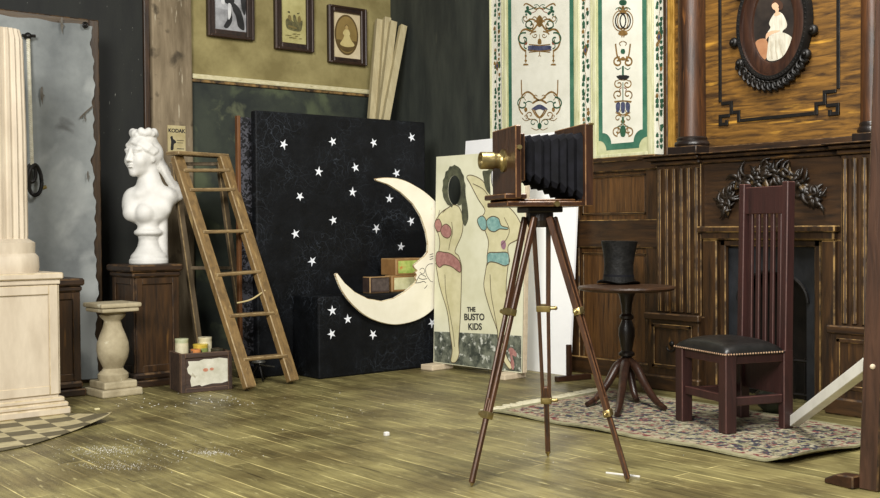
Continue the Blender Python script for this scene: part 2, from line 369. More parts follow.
def strip(y1, y0, label):
    r = thing('ivy_border_strip', label, 'wall panel', (XP+.02,(y0+y1)/2,PZ0), 'painted ivy border strips')
    b = MB(); b.box((XP+.01,y0,PZ0),(XR,y1,PZ1),.004); b.build('board', ivory, r)
    for (u, v) in ((y0, y0+.012), (y1-.012, y1)):
        b = MB(); b.box((XP-.006,u,PZ0),(XP+.01,v,PZ1),.004); b.build('moulding', cream_mould, r)
    b = MB(); z = PZ0+.06; yc = (y0+y1)/2; k = 0; hw = (y1-y0)*.22; pts = []
    while z < PZ1-.05:
        pts.append((XP+.0085, yc+math.sin(z*28)*hw*.35, z))
        for sgn in (-1,1):
            if random.random() < .9:
                cy = yc+sgn*hw*(.55+.3*random.random()); cz = z+random.uniform(-.01,.01); s_ = random.uniform(.015,.022)
                b.prism([(XP+.0088-.0004*(k%3), cy+s_*.8*math.cos(a+.6*sgn), cz+s_*math.sin(a+.6*sgn)*(1.2 if j%2 else .7)) for j, a in enumerate([i*math.pi/3 for i in range(6)])], pn, 0, mi=1 if random.random() < .9 else 0)
                k += 1
        z += .036
    b.ribbon(pts, .004, pn, mi=0)
    zc = yz(540, 58, XP)[1]
    for q, (s_, m_) in enumerate(((.034,0),(.018,2))): b.prism([(XP+.0078-q*.0006, yc+s_*.75*c, zc+s_*1.4*d) for c, d in ((1,0),(0,1),(-1,0),(0,-1))], pn, 0, mi=m_)
    b.build('ivy_painting', ART, r)
strip(cuts[0], cuts[1], 'narrow ivory ivy strip at the left end, next to the dark wall')
strip(cuts[2], cuts[3], 'narrow ivory ivy strip between the two arabesque panels')
strip(cuts[4], cuts[5], 'narrow ivory ivy strip beside the dark wood column')
def panel(y1, y0, label, zb):
    r = thing('painted_wall_panel', label, 'wall panel', (XP+.02,(y0+y1)/2,PZ0), 'painted arabesque wall panels')
    b = MB(); b.box((XP+.012,y0,PZ0),(XR,y1,PZ1),.003); b.build('board', pale_green, r)
    b = MB()
    for (u, v) in ((y0+.001, y0+.04), (y1-.04, y1-.001)): b.box((XP-.004,u,PZ0+.002),(XP+.012,v,PZ1),.006)
    b.box((XP-.002,y0+.04,PZ0+.002),(XP+.012,y1-.04,PZ0+.03),.006)
    b.build('moulding', cream_mould, r)
    # green border with scooped corners, and the ivory field inside it
    def scoop(a0, a1, c0, c1, rad, x):
        pts = []
        for (cy, cz, s0) in ((a0,c0,0),(a1,c0,90),(a1,c1,180),(a0,c1,270)):
            for j in range(7):
                a = R(s0+90-j*15); pts.append((x, cy+rad*math.cos(a), cz+rad*math.sin(a)))
        return pts
    b = MB(); b.prism(scoop(y0+.055, y1-.055, zb, PZ1-.1, .075, XP+.0115), pn, .0015); b.build('green_border', teal, r)
    b = MB(); b.prism(scoop(y0+.095, y1-.095, zb+.045, PZ1-.14, .085, XP+.0098), pn, .0012); b.build('field', ivory, r)
    return r
r1 = panel(cuts[1], cuts[2], 'wide ivory arabesque panel with green border behind the bellows camera', PZ0+.06)
r2 = panel(cuts[3], cuts[4], 'narrower ivory arabesque panel with green border above the top hat', PZ0+.06)
XA = XP+.0078
def art(root, ox, oy, sc, strokes, axis=None, name='arabesque'):
    """strokes: (colour, width, points) in picture units of the panel; mirrored about axis"""
    b = MB(); q = 0
    for st in strokes:
        kind, mi, w, pts = st
        for sgn in ((1,-1) if axis is not None else (1,)):
            P = []
            for (x, y) in pts:
                if axis is not None: x = axis + sgn*(x-axis) + .02*(0)
                P.append(hit(ox+x/sc, oy+y/sc, 0, XA-.00012*(q%12)))
            if kind == 'l': b.ribbon(spline(P, 5), w, pn, mi)
            elif kind == 'f': b.prism(spline(P, 4, True), pn, 0, mi)
            q += 1
            if axis is not None and all(abs(x-axis) < 1 for x, _ in pts): break
    b.build(name, ART, root)
def ell(cx, cy, rx, ry, n=10): return [(cx+rx*math.cos(2*math.pi*k/n), cy+ry*math.sin(2*math.pi*k/n)) for k in range(n)]
def scroll(cx, cy, r0, a0, turns, dirn, n=14): return [(cx+r0*(1-.8*t)*math.cos(R(a0)+dirn*t*turns*6.283), cy+r0*(1-.8*t)*math.sin(R(a0)+dirn*t*turns*6.283)) for t in [k/n for k in range(n+1)]]
A = 209
S = [('l',0,.012,[(209,30),(225,34),(245,20),(262,14),(270,22)]), ('l',1,.008,[(220,26),(240,34),(258,40)]),
     ('l',0,.012,scroll(243,96,26,200,1.2,1)), ('l',1,.010,scroll(246,92,20,100,1,-1)),
     ('l',0,.016,[(212,80),(222,100),(240,118),(262,112),(278,120),(288,150),(280,180),(262,196)]), ('l',1,.012,scroll(270,150,26,250,1.1,1)),
     ('l',1,.01,[(265,150),(268,180),(258,186)]), ('f',0,0,[(209,58),(220,72),(218,96),(209,104),(200,96),(198,72)]),
     ('l',0,.012,[(262,190),(262,240)]), ('f',0,0,[(252,250),(272,250),(268,244),(256,244)]),
     ('f',2,0,[(172,182),(246,174),(246,188),(172,196)]), ('l',0,.008,[(168,200),(250,192)]), ('l',0,.008,[(168,178),(250,170)]),
     ('f',0,0,[(204,150),(214,150),(216,168),(202,168)]), ('l',0,.006,[(209,132),(209,150)]),
     ('l',0,.012,[(222,120),(238,124),(246,132)]), ('f',1,0,ell(255,30,6,7)), ('f',1,0,ell(248,48,5,6)), ('f',1,0,ell(162,42,6,7)), ('f',1,0,ell(174,52,5,6)),('f',1,0,ell(158,56,4,5)),('f',1,0,ell(262,44,4,5)),
     ('l',0,.014,[(209,384),(222,378),(238,360),(255,352),(272,362),(280,378)]), ('l',0,.012,[(279,306),(278,350),(276,370)]),
     ('l',1,.012,scroll(272,398,26,260,1,1)), ('l',0,.012,[(282,380),(288,410),(280,430),(272,438)]),
     ('f',2,0,[(192,412),(209,400),(228,408),(240,420),(209,418),(190,424)]), ('l',0,.012,[(188,420),(200,440),(212,450),(226,438),(236,420)]),
     ('l',0,.010,[(184,396),(196,388),(209,384),(224,386),(238,396)]), ('l',0,.008,scroll(246,440,16,90,1,-1)), ('f',1,0,ell(209,482,8,12)), ('l',0,.010,[(209,450),(209,476)]),
     ('l',1,.008,scroll(232,470,16,180,1,1)), ('f',3,0,ell(262,164,6,8)), ('f',0,0,ell(262,420,6,9)),
     ('l',0,.007,scroll(230,72,12,90,1.1,1)), ('l',0,.007,scroll(262,70,14,180,1.1,-1)), ('l',1,.007,[(268,60),(276,74),(270,90)]), ('l',0,.007,scroll(226,136,10,0,1,1)), ('l',1,.007,[(232,110),(250,106),(264,100)]),
     ('l',0,.006,[(209,196),(209,210),(214,216)]), ('f',0,0,ell(262,214,4,5)), ('f',0,0,ell(262,232,5,4)), ('l',3,.006,[(214,30),(226,44),(240,50)]), ('l',1,.006,[(209,26),(218,18),(230,20)]),
     ('l',0,.006,[(262,384),(270,372),(262,362)]), ('l',0,.006,scroll(226,372,9,200,1,1)), ('l',1,.007,[(238,392),(252,388),(262,394)]), ('l',0,.006,[(220,462),(240,456),(262,462),(276,452)]), ('l',0,.006,scroll(262,446,9,90,1,1)), ('l',0,.006,[(209,492),(222,498),(240,490)])]
art(r1, 485, 0, 3.83, S, A)
A = 149; 
S = [('f',1,0,ell(147,8,10,9)), ('l',0,.012,[(147,18),(147,44)]), ('l',4,.012,ell(142,65,16,24,12)+[(158,65)]), ('l',0,.008,ell(142,65,24,32,12)+[(166,65)]), ('f',0,0,ell(146,104,12,7)), ('l',0,.01,[(146,88),(146,116)]),
     ('l',0,.014,[(149,186),(162,182),(168,168),(172,136)]), ('l',0,.014,scroll(164,193,16,250,1.2,1)), ('l',0,.014,[(149,178),(158,186),(164,180)]), ('f',1,0,ell(147,160,5,8)),
     ('l',1,.012,[(148,205),(148,236)]), ('f',4,0,[(130,236),(162,234),(158,244),(148,248),(136,246)]), ('l',0,.010,scroll(162,262,14,300,1.1,1)), ('l',0,.010,scroll(164,294,15,60,1.1,-1)), ('l',1,.008,[(149,256),(149,312)]),
     ('l',0,.010,[(122,316),(150,314),(174,318)]), ('f',2,0,[(128,322),(138,322),(138,342),(132,350),(127,338)]), ('f',2,0,[(143,320),(154,320),(154,344),(148,352),(143,344)]), ('f',2,0,[(158,320),(167,320),(166,336),(162,344),(158,338)]),
     ('l',0,.008,[(126,350),(148,358),(170,346)]), ('l',1,.010,[(150,362),(152,392)]), ('l',0,.008,scroll(164,368,11,200,1,1)), ('l',0,.010,scroll(166,408,16,90,1.2,-1)), ('f',1,0,ell(151,408,7,18)), ('l',0,.008,[(151,384),(162,396),(166,420)]), ('f',0,0,ell(148,378,6,6)),
     ('l',0,.007,scroll(160,28,9,90,1,1)), ('l',1,.007,[(152,30),(164,24),(172,30)]), ('l',0,.007,[(150,128),(160,134),(156,142)]), ('l',1,.006,[(154,210),(164,216),(172,210)]), ('l',0,.006,[(150,250),(160,248),(168,252)]), ('l',0,.006,scroll(162,344,8,0,1,1)), ('l',1,.006,[(152,396),(162,392),(168,398)]), ('l',3,.006,[(152,272),(160,278),(156,284)])]
art(r2, 575, 0, 3.11, S, A)

# ------------------------------------------------------------------ FIREPLACE
XB = 5.87; XPL = 5.81; XPT = 5.76
fp = thing('fireplace', 'dark carved oak fireplace with fluted pilasters, mantel and golden overmantel', 'fireplace', (5.9, 4.0, 0))
y_pl = (yz(655,240,XPL)[0], yz(699,240,XPL)[0]); y_pr = (yz(839,240,XPL)[0],); w_p = y_pl[0]-y_pl[1]; y_pr = (y_pr[0], y_pr[0]-w_p)
z_m0 = yz(730,162,XB)[1]; z_m1 = yz(744,149,5.70)[1]
y_op = (yz(722,300,XB)[0], yz(822,300,XB)[0]); z_op = yz(770,240,XB)[1]; z_lint = yz(770,229,XB)[1]
YR = y_pr[1]-.05
b = MB(); b.box((XB,y_pl[0]+.02,z_op),(XR,y_pr[1]-.02,z_m0),.004,wear=1); b.build('frieze', [dark_wood_y, gold_worn], fp)
for (a, c) in ((y_pl[0]+.02,y_op[0]),(y_op[1],y_pr[1]-.02)):
    b = MB(); b.box((XB,a,0),(XR,c,z_op),.004,wear=1); b.build('breast_side', [dark_wood, gold_worn], fp)
b = MB()
yj0 = yz(706,300,XB)[0]; yj1 = yz(838,300,XB)[0]
b.box((XB-.05,yj0,z_op+.0),(XB,yj1,z_lint),.01,wear=1); b.box((XB-.075,yj0+.02,z_lint-.02),(XB,yj1-.02,z_lint+.02),.008,wear=1)
b.box((XB-.04,yj0,0),(XB,y_op[0]+.015,z_op),.008,wear=1); b.box((XB-.04,y_op[1]-.015,0),(XB,yj1,z_op),.008,wear=1)
b.box((XB-.02,y_op[0]-.0,0),(XB+.02,y_op[0]-.04,z_op),.006,wear=1); b.box((XB-.02,y_op[1],0),(XB+.02,y_op[1]+.04,z_op),.006,wear=1); b.box((XB-.02,y_op[0],z_op-.04),(XB+.02,y_op[1],z_op),.006,wear=1)
b.build('surround', [dark_wood, gold_worn], fp)
b = MB()   # slate inset with arched opening
ym = (y_op[0]+y_op[1])/2; hw = (y_op[0]-y_op[1])/2; aw = hw*.66; az = z_op*.62
pts = [(XB+.03,ym+hw,0),(XB+.03,ym+hw,z_op),(XB+.03,ym-hw,z_op),(XB+.03,ym-hw,0),(XB+.03,ym-aw,0)]
pts += [(XB+.03, ym-aw*math.cos(R(t)), az+aw*.75*math.sin(R(t))) for t in range(0,181,12)] + [(XB+.03,ym+aw,0)]
b.prism(pts, (1,0,0), .03); b.build('slate_inset', slate, fp)
b = MB(); b.box((XR-.02,ym-hw,0),(XR-.003,ym+hw,z_op),0); b.build('firebox_back', iron, fp)
b = MB(); b.tube([(XB+.022, ym-aw*1.06*math.cos(R(t)), az+aw*.8*math.sin(R(t))) for t in range(0,181,10)], .012, 8)
b.build('arch_rim', iron, fp, smooth=True); b = MB()
for k in range(6): b.tube([(XB+.09, ym-aw*.8+k*aw*.32, .02),(XB+.09, ym-aw*.8+k*aw*.32, .28)], .008, 6)
b.tube([(XB+.09, ym-aw*.9, .26),(XB+.09, ym+aw*.9, .26)], .01, 6); b.tube([(XB+.09, ym-aw*.9, .05),(XB+.09, ym+aw*.9, .05)], .01, 6)
b.build('iron_grate', iron, fp, smooth=True)
# pilasters: fluted shaft on a plinth box with a ring pull
z_pt = yz(675,315,XPL)[1]
def pilaster(a, c):
    p = MB(); p.box((XPL+.02,c,z_pt),(XB+.02,a,z_m0),.004,wear=1)
    o = p.build('pilaster', [dark_wood, gold_worn], fp)
    n = 6; w = (a-c)/n
    for k in range(n):
        q = MB(); y0 = c+k*w+w*.16; y1 = c+(k+1)*w-w*.16
        prof = [(XPL+.02,y0),(XPL+.002,y0+.006),(XPL-.003,(y0+y1)/2),(XPL+.002,y1-.006),(XPL+.02,y1)]
        q.prism([(x,y,z_pt+.02) for x, y in prof], (0,0,1), z_m0-z_pt-.045, bev=.0025, wear=1)
        q.build('reed', [dark_wood, gold_worn], o)
    p = MB(); p.box((XPT,c-.03,0.0),(XB+.02,a+.03,z_pt),.006,wear=1); pl_ = p.build('plinth', [dark_wood, brown_worn], fp)
    p = MB(); p.box((XPT-.03,c-.05,0),(XPT+.02,a+.05,.1),.01,wear=1); p.build('plinth_foot', [dark_wood_y, brown_worn], pl_); p = MB(); p.box((XPT-.022,c-.045,z_pt-.035),(XPT+.02,a+.045,z_pt+.012),.008,wear=1); p.build('plinth_moulding', [dark_wood_y, brown_worn], pl_)
    p = MB(); zc0, zc1 = .15, z_pt-.06; ya, yc = a-.015, c+.015
    for (u0,u1,v0,v1) in ((yc,yc+.025,zc0,zc1),(ya-.025,ya,zc0,zc1),(yc,ya,zc0,zc0+.025),(yc,ya,zc1-.025,zc1)): p.box((XPT-.012,u0,v0),(XPT+.002,u1,v1),.004,wear=1)
    p.build('panel_frame', [dark_wood, gold_worn], pl_)
    p = MB(); ymid = (a+c)/2; zm = (zc0+zc1)/2
    p.ball((XPT-.008,ymid,zm+.02),(.012,.02,.02)); p.tube([(XPT-.016,ymid+.035*math.cos(t),zm-.0+.03*math.sin(t)) for t in [math.pi*(1+k/10) for k in range(11)]], .006, 6)
    p.build('ring_pull', iron, pl_, smooth=True)
pilaster(*y_pl); pilaster(*y_pr)
# mantel: stepped moulding with breaks over the pilasters
b = MB()
def mant(a, c, off):
    for (dx, za, zb) in ((.00,z_m0-.0,z_m0+.03),(.05,z_m0+.03,z_m0+.055),(.09,z_m0+.055,z_m1)):
        b.box((XB-.03-off-dx,c-dx*.5,za),(XR,a+dx*.5,zb),.008,wear=1)
mant(y_pl[0]+.02, y_pr[1]-.02, .0); mant(y_pl[0]+.03, y_pl[1]-.01, .045); mant(y_pr[0]+.01, y_pr[1]-.03, .045)
b.build('mantel_shelf', [dark_wood_y, brown_worn], fp)
# overmantel
XO = 5.93
y_om = (yz(667,60,XO)[0], YR-.02)
b = MB(); b.box((XO,y_om[1],z_m1),(XR,y_om[0],ZT-.2),.003); b.build('overmantel_panel', oak_panel, fp)
b = MB(); b.box((XO-.012,y_om[1],z_m1),(XO,y_om[0]-.07,z_m1+.05),.006,wear=1); b.build('base_moulding', [dark_wood_y, brown_worn], fp)
b = MB(); b.box((XO-.02,y_om[0]-.075,z_m1),(XO-.0,y_om[0]-.02,ZT-.2),.004); b.build('gilt_strip', gilt, fp)
b = MB(); b.box((XO-.03,y_om[0]-.022,z_m1),(XR,y_om[0]+.012,ZT-.2),.005,wear=1); b.build('edge_strip', [dark_wood, brown_worn], fp)
for (pa, pc) in ((679,706),(860,886)):
    ya, yc = yz(pa,80,XO-.03)[0], yz(pc,80,XO-.03)[0]; rr = (ya-yc)/2*.86; cy = (ya+yc)/2
    zb_ = z_m1; M = Matrix.Translation((XO-.03,cy,0))
    q = MB(); q.lathe([(rr,zb_+.1),(rr*.97,zb_+.6),(rr*.95,ZT-.2)], 28, M); col = q.build('half_column', column_wood, fp, smooth=True)
    q = MB(); q.lathe([(rr*1.22,zb_+.055),(rr*1.28,zb_+.07),(rr*1.22,zb_+.085),(rr*1.08,zb_+.095),(rr*1.1,zb_+.11),(rr*1.0,zb_+.12)], 28, M); q.box((XO-.03-rr*1.25,cy-rr*1.25,zb_),(XO+.01,cy+rr*1.25,zb_+.055),.005,wear=1)
    q.build('column_base', [black_wood, brown_worn], col, smooth=True)
# black inlay line with key corners
def om(px, py, dx=0): p = hit(px, py, 0, XO-.004-dx); return p
b = MB()
yl, zb0 = yz(722,124,XO); yr_, _ = yz(837,116,XO); zt0 = ZT-.5; lw = .022
FRN = [0]
def fr(y0,y1,z0,z1):
    FRN[0] += 1; b.box((XO-.008-.0004*FRN[0],min(y0,y1),min(z0,z1)),(XO+.001,max(y0,y1),max(z0,z1)),.002)
kk = .13
fr(yl,yl+lw,zb0+kk*1.1,zt0); fr(yr_,yr_-lw,zb0+kk*1.1,zt0); fr(yl-kk*1.1,yr_+kk*1.1,zb0,zb0+lw)
for (y0, s) in ((yl,-1),(yr_,1)):
    fr(y0+s*kk*1.1, y0+s*kk*1.1-s*lw, zb0, zb0+kk*.6); fr(y0+s*kk*1.1, y0+s*kk*.5, zb0+kk*.6-lw, zb0+kk*.6); fr(y0+s*kk*.5,y0+s*kk*.5+s*lw, zb0+kk*.6-lw, zb0+kk*1.1)
    fr(y0+s*kk*.5+s*lw, y0, zb0+kk*1.1-lw, zb0+kk*1.1)
    fr(y0+s*kk*.5, y0-s*.02, zb0+kk*.3, zb0+kk*.3+lw); fr(y0-s*.02, y0-s*.02+s*lw, zb0+kk*.3, zb0-kk*.1); fr(y0-s*.02,y0+s*kk*.4,zb0-kk*.1,zb0-kk*.1+lw); fr(y0+s*kk*.4,y0+s*kk*.4-s*lw,zb0-kk*.1,zb0+lw); 
b.build('inlay_line', iron, fp)
# carved garland
b = MB(); XG = XB-.012
def leaf(p, ang, ln, wd, curl=.3):
    p = V(p); pts = []; rad = []
    for k in range(7):
        t = k/6; a = ang+curl*t*2
        pts.append(p + V((-.012-.018*math.sin(math.pi*t), ln*t*math.cos(ang+curl*t), ln*t*math.sin(ang+curl*t)))); rad.append(max(.002, wd*math.sin(math.pi*min(.97,.12+.85*t))))
    b.tube(pts, rad, 7, flat=.6, up=(1,0,0))
yl_, zl_ = yz(724,206,XG); yr2, zr2 = yz(819,200,XG); yc_, zc_ = yz(772,172,XG)
arch = spline([(XG,yl_,zl_-.02),(XG,(yl_*2+yc_)/3+.03,zl_+.10),(XG,(yl_+2*yc_)/3,zc_-.03),(XG,yc_,zc_-.0),(XG,(yr2+2*yc_)/3,zc_-.03),(XG,(yr2*2+yc_)/3-.03,zr2+.09),(XG,yr2,zr2-.02)], 7)
for i, p in enumerate(arch):
    t = i/(len(arch)-1)
    for k in range(3):
        leaf(p+V((-.006*k,random.uniform(-.02,.02),random.uniform(-.035,.035))), random.uniform(0,6.28), random.uniform(.06,.105), random.uniform(.010,.016), random.uniform(-1.6,1.6))
for s, yy, zz in ((1,yl_,zl_),(-1,yr2,zr2)):
    for k in range(9):
        leaf((XG,yy-s*.03,zz+.02), (math.pi if s < 0 else 0)+R(-125+k*28)*1, random.uniform(.06,.10), .017, s*random.uniform(-.8,.8))
for k in range(9): leaf((XG,yc_,zc_-.02), R(10+k*20), random.uniform(.07,.11), .015, random.uniform(-.7,.7))
for k in range(14):
    p = arch[int(k*(len(arch)-1)/13)]; b.ball(p+V((-.018,0,random.uniform(-.02,.02))), .016, sub=1)
b.build('carved_garland', mat('blackened carving', (16,12,8), (40,29,18), .4, 20, speck=(96,76,44), speck_lo=.62, speck_scale=16), fp, smooth=True, angle=70)

# oval portrait hung on the overmantel
XF = XO-.012
cy, cz = yz(774,24,XF); ry = (yz(749,30,XF)[0]-yz(799,30,XF)[0])/2; rz = yz(775,-24,XF)[1]-cz
pt = thing('oval_portrait', 'oval portrait of a lady in white in a carved black frame', 'picture', (XF,cy,cz-rz*1.4))
b = MB(); prof = [(1.0,.0),(1.0,.03),(1.06,.045),(1.14,.03),(1.18,.0)]
t = bmesh.new(); n = 56; rings = []
for (k, d) in [(0,.004),(.008,.018),(.045,.028),(.08,.02),(.085,.036),(.11,.038),(.122,.02),(.13,0)]:
    rings.append([t.verts.new((XF-d, cy+(ry*.8+k)*math.cos(2*math.pi*i/n), cz+(rz*.8+k)*math.sin(2*math.pi*i/n))) for i in range(n)])
for i in range(len(rings)-1):
    for j in range(n):
        f = t.faces.new((rings[i][j],rings[i][(j+1)%n],rings[i+1][(j+1)%n],rings[i+1][j])); f.material_index = 0 if i < 4 else 1
bmesh.ops.recalc_face_normals(t, faces=t.faces[:]); b.add(t)
fo = b.build('oval_frame', [mahogany, iron], pt, smooth=True)
b = MB()
for i in range(72):
    a = 2*math.pi*i/72; b.ball((XF-.034, cy+(ry*.8+.098)*math.cos(a), cz+(rz*.8+.098)*math.sin(a)), .009, sub=1)
for a0 in (-90, 90):
    for k in range(15):
        a = R(a0-52+k*7.4); p = V((XF-.02, cy+(ry*.8+.15)*math.cos(a), cz+(rz*.8+.15)*math.sin(a)))
        b.ball(p, (.014,.02,.024), sub=2); b.tube([p+V((-.012,.028*math.cos(q+a),.028*math.sin(q+a))) for q in [x*.6 for x in range(9)]], [.010-.0008*x for x in range(9)], 6)
for a0 in (-12,-35,-145,-168,35,145):
    a = R(a0); p = V((XF-.02, cy+(ry*.8+.145)*math.cos(a), cz+(rz*.8+.145)*math.sin(a))); b.ball(p, (.024,.034,.034)); b.ball(p+V((-.02,0,0)), .016)
b.build('carved_ornament', iron, fo, smooth=True)
dk = mat('dark picture ground', (28,24,22), (52,44,38), .4, 6, bump=0); dress = mat('white dress paint', (166,160,142), (204,198,182), .5, 9, (1,4,1), bump=0)
skin = mat('painted skin', (188,150,120), (204,168,136), .5, bump=0); hairp = mat('painted dark hair', (62,40,27), None, .5, bump=0); warm = mat('painted warm ground', (150,104,72), (176,132,96), .5, bump=0)
b = MB(); b.prism([(XF-.006, cy+ry*.83*math.cos(2*math.pi*i/48), cz+rz*.83*math.sin(2*math.pi*i/48)) for i in range(48)], pn, 0)
b.build('picture_ground', dk, pt)
def o3(x, y, d): return hit(700+x/4.889, y/4.889, 0, XF-.0065-d*.0006)
b = MB()
b.prism(spline([o3(*p,0) for p in ((272,205),(320,190),(335,240),(320,290),(290,268))],4,True), pn, 0, mi=3)
b.prism(spline([o3(*p,1) for p in ((345,165),(400,158),(440,175),(449,195),(430,240),(400,280),(360,297),(328,290),(330,240),(335,200))],5,True), pn, 0, mi=0)
b.prism(spline([o3(*p,2) for p in ((350,85),(372,60),(400,65),(420,100),(424,130),(405,150),(398,165),(345,172),(330,160),(345,135),(338,115))],5,True), pn, 0, mi=0)
b.prism(spline([o3(*p,3) for p in ((362,40),(385,40),(384,58),(395,68),(372,78),(362,72),(370,58))],4,True), pn, 0, mi=1)
b.prism(spline([o3(*p,3) for p in ((325,165),(352,150),(392,150),(350,168),(332,182),(322,195))],4,True), pn, 0, mi=1)
b.prism(spline([o3(*p,4) for p in ((352,22),(364,10),(380,14),(384,34),(374,48),(360,46),(352,36))],4,True), pn, 0, mi=1)
b.prism(spline([o3(*p,5) for p in ((350,22),(358,4),(376,-2),(396,6),(406,24),(402,44),(390,48),(384,26),(370,12),(358,16))],4,True), pn, 0, mi=2)
for st in ((346,200,352,285),(370,195,378,285),(385,190,405,270)):
    b.ribbon([o3(st[0],st[1],6),o3((st[0]+st[2])/2-4,(st[1]+st[3])/2,6),o3(st[2],st[3],6)], .006, pn, mi=4)
b.build('painted_lady', [dress, skin, hairp, warm, mat('grey fold paint', (170,160,140), None, .5, bump=0)], pt)

# ------------------------------------------------------------------ framed pictures on the back wall
frame_wood = wood('dark frame wood', (26,16,12), (48,31,22), 'z', rough=.4)
def picture(pxl, pxr, pyb, pyt, label, fw, matp, tilt=0):
    Y = YB-.045
    a = hit(pxl, pyb, 1, Y); c = hit(pxr, pyb+ (pxr-pxl)*.09, 1, Y); z0 = a.z; z1 = hit(pxl, pyt, 1, Y).z
    r = thing('picture_frame', label, 'picture', (a.x, YB, z0), 'framed pictures on the back wall')
    x0, x1 = a.x, c.x; b = MB(); Yb = YB-.002
    for (u0,u1,v0,v1) in ((x0,x0+fw,z0,z1),(x1-fw,x1,z0,z1),(x0+fw,x1-fw,z0,z0+fw),(x0+fw,x1-fw,z1-fw,z1)):
        b.box((u0,Y,v0),(u1,Yb,v1),.006,wear=1)
    w2 = fw*.35
    for (u0,u1,v0,v1) in ((x0,x0+w2,z0,z1),(x1-w2,x1,z0,z1),(x0+w2,x1-w2,z0,z0+w2),(x0+w2,x1-w2,z1-w2,z1)):
        b.box((u0,Y-.012,v0),(u1,Y+.002,v1),.006,wear=1)
    b.build('moulding', [frame_wood, mat('frame edge', (50,34,24), (70,48,34), .4)], r)
    b = MB(); b.box((x0+fw*.8,Yb-.015,z0+fw*.8),(x1-fw*.8,Yb,z1-fw*.8),0); b.build('print', matp, r)
    return r, (x0+fw, x1-fw, z0+fw, z1-fw, Yb-.0155)
photo_bw = mat('black and white photograph', (30,30,32), (196,196,198), .4, 4, bump=0, lo=.36, hi=.6)
r, q = picture(208.5, 254.5, 35.5, -45, 'left framed black and white photograph of a seated man', .065, photo_bw)
def pq(q, u, v, d=0): return V((q[0]+(q[1]-q[0])*u, q[4]-.0008*(d+1), q[2]+(q[3]-q[2])*v))
bn = V((0,-1,0))
b = MB()
for d, (mi, pts) in enumerate((
    (1,((0,0),(1,0),(1,.3),(0,.34))), 
    (2,((.2,1),(.3,.62),(.28,.5),(.42,.42),(.62,.5),(.72,.7),(.66,.9),(.5,.98))),
    (2,((.3,.55),(.48,.5),(.46,.3),(.42,.18),(.3,.06),(.42,.04),(.56,.16),(.56,.36),(.64,.5),(.4,.6))),
    (2,((.62,.45),(.85,.32),(.95,.05),(.75,.08),(.68,.24),(.58,.34))), (2,((.8,.95),(.98,.8),(.98,.3),(.86,.4))),
    (3,((.44,.42),(.54,.4),(.52,.24),(.44,.18))), (3,((.24,.5),(.32,.48),(.32,.4),(.22,.42))), (3,((.6,.64),(.7,.62),(.68,.52),(.6,.54))), (3,((.38,.9),(.56,.9),(.54,.72),(.46,.68),(.4,.74))))):
    P = [pq(q,u,v,d) for u, v in pts]
    b.prism(P if d == 0 else spline(P,4,True), bn, 0, mi-1)
b.build('seated_man_image', [mat('photo mid grey', (128,128,130), (176,176,178), .4, 8, bump=0), mat('photo black', (18,18,20), (44,44,46), .4, 8, bump=0), mat('photo white', (196,196,196), (226,226,226), .4, bump=0)], r)
paper = mat('yellowed paper', (160,150,92), (190,182,124), .7, 6, bump=0)
r, q = picture(276, 314, 48.5, -36, 'middle framed yellowed engraving of a basket of birds', .065, paper)
b = MB()
for d, (mi, pts) in enumerate(((0,((.2,.42),(.3,.3),(.75,.28),(.85,.4),(.86,.56),(.7,.5),(.6,.58),(.5,.5),(.36,.58),(.22,.54))),
    (1,((.3,.56),(.42,.52),(.4,.64),(.3,.64))), (0,((.5,.52),(.62,.52),(.58,.66),(.5,.66))), (1,((.68,.5),(.8,.54),(.76,.66),(.68,.62))),
    (0,((.26,.72),(.36,.7),(.34,.75))), (0,((.64,.72),(.76,.74),(.68,.7))), (1,((.3,.36),(.6,.33),(.6,.37),(.32,.4))))):
    b.prism(spline([pq(q,u,v*.6+.02,d) for u, v in pts],4,True), bn, 0, mi)
for k in range(10):
    u = random.uniform(.15,.85); b.ribbon([pq(q,u-.06,.08+.03*(k%3),9),pq(q,u+.06,.085+.03*(k%3),9)], .004, bn, 1)
b.build('engraving_image', [mat('engraving ink', (74,70,42), (110,104,64), .7, 30, bump=0), mat('engraving brown', (118,104,58), None, .7, bump=0)], r)
card = mat('pale card mount', (196,178,140), (214,198,164), .7, 5, bump=0)
r, q = picture(329.5, 367, 62, 4, 'right framed sepia oval photograph of a girl in a pale dress', .055, card)
b = MB()
b.prism([pq(q,.5+.43*math.cos(a),.52+.45*math.sin(a),0) for a in [2*math.pi*k/36 for k in range(36)]], bn, 0, 0)
b.prism([pq(q,.5+.38*math.cos(a),.52+.41*math.sin(a),1) for a in [2*math.pi*k/36 for k in range(36)]], bn, 0, 1)
b.prism([pq(q,.5+.36*math.cos(a),.40+.26*math.sin(a),2) for a in [math.pi+math.pi*k/18 for k in range(19)]], bn, 0, 0)
b.prism(spline([pq(q,u,v,3) for u, v in ((.45,.58),(.56,.58),(.64,.44),(.78,.3),(.5,.25),(.26,.3),(.38,.44))],4,True), bn, 0, 2)
b.prism(spline([pq(q,u,v,4) for u, v in ((.44,.64),(.56,.64),(.62,.55),(.56,.5),(.44,.5),(.36,.55))],4,True), bn, 0, 2)
b.prism([pq(q,.5+.055*math.cos(a),.685+.05*math.sin(a),5) for a in [2*math.pi*k/14 for k in range(14)]], bn, 0, 3)
b.prism([pq(q,.5+.07*math.cos(a),.70+.05*math.sin(a),4.5) for a in [math.pi*k/10 for k in range(11)]], bn, 0, 0)
b.build('girl_image', [mat('sepia dark', (78,60,28), (100,80,42), .5, bump=0), mat('sepia mid', (128,106,58), (146,122,70), .5, bump=0), mat('sepia pale', (190,172,112), (206,190,134), .5, 10, bump=0), mat('sepia skin', (176,150,96), None, .5, bump=0)], r)

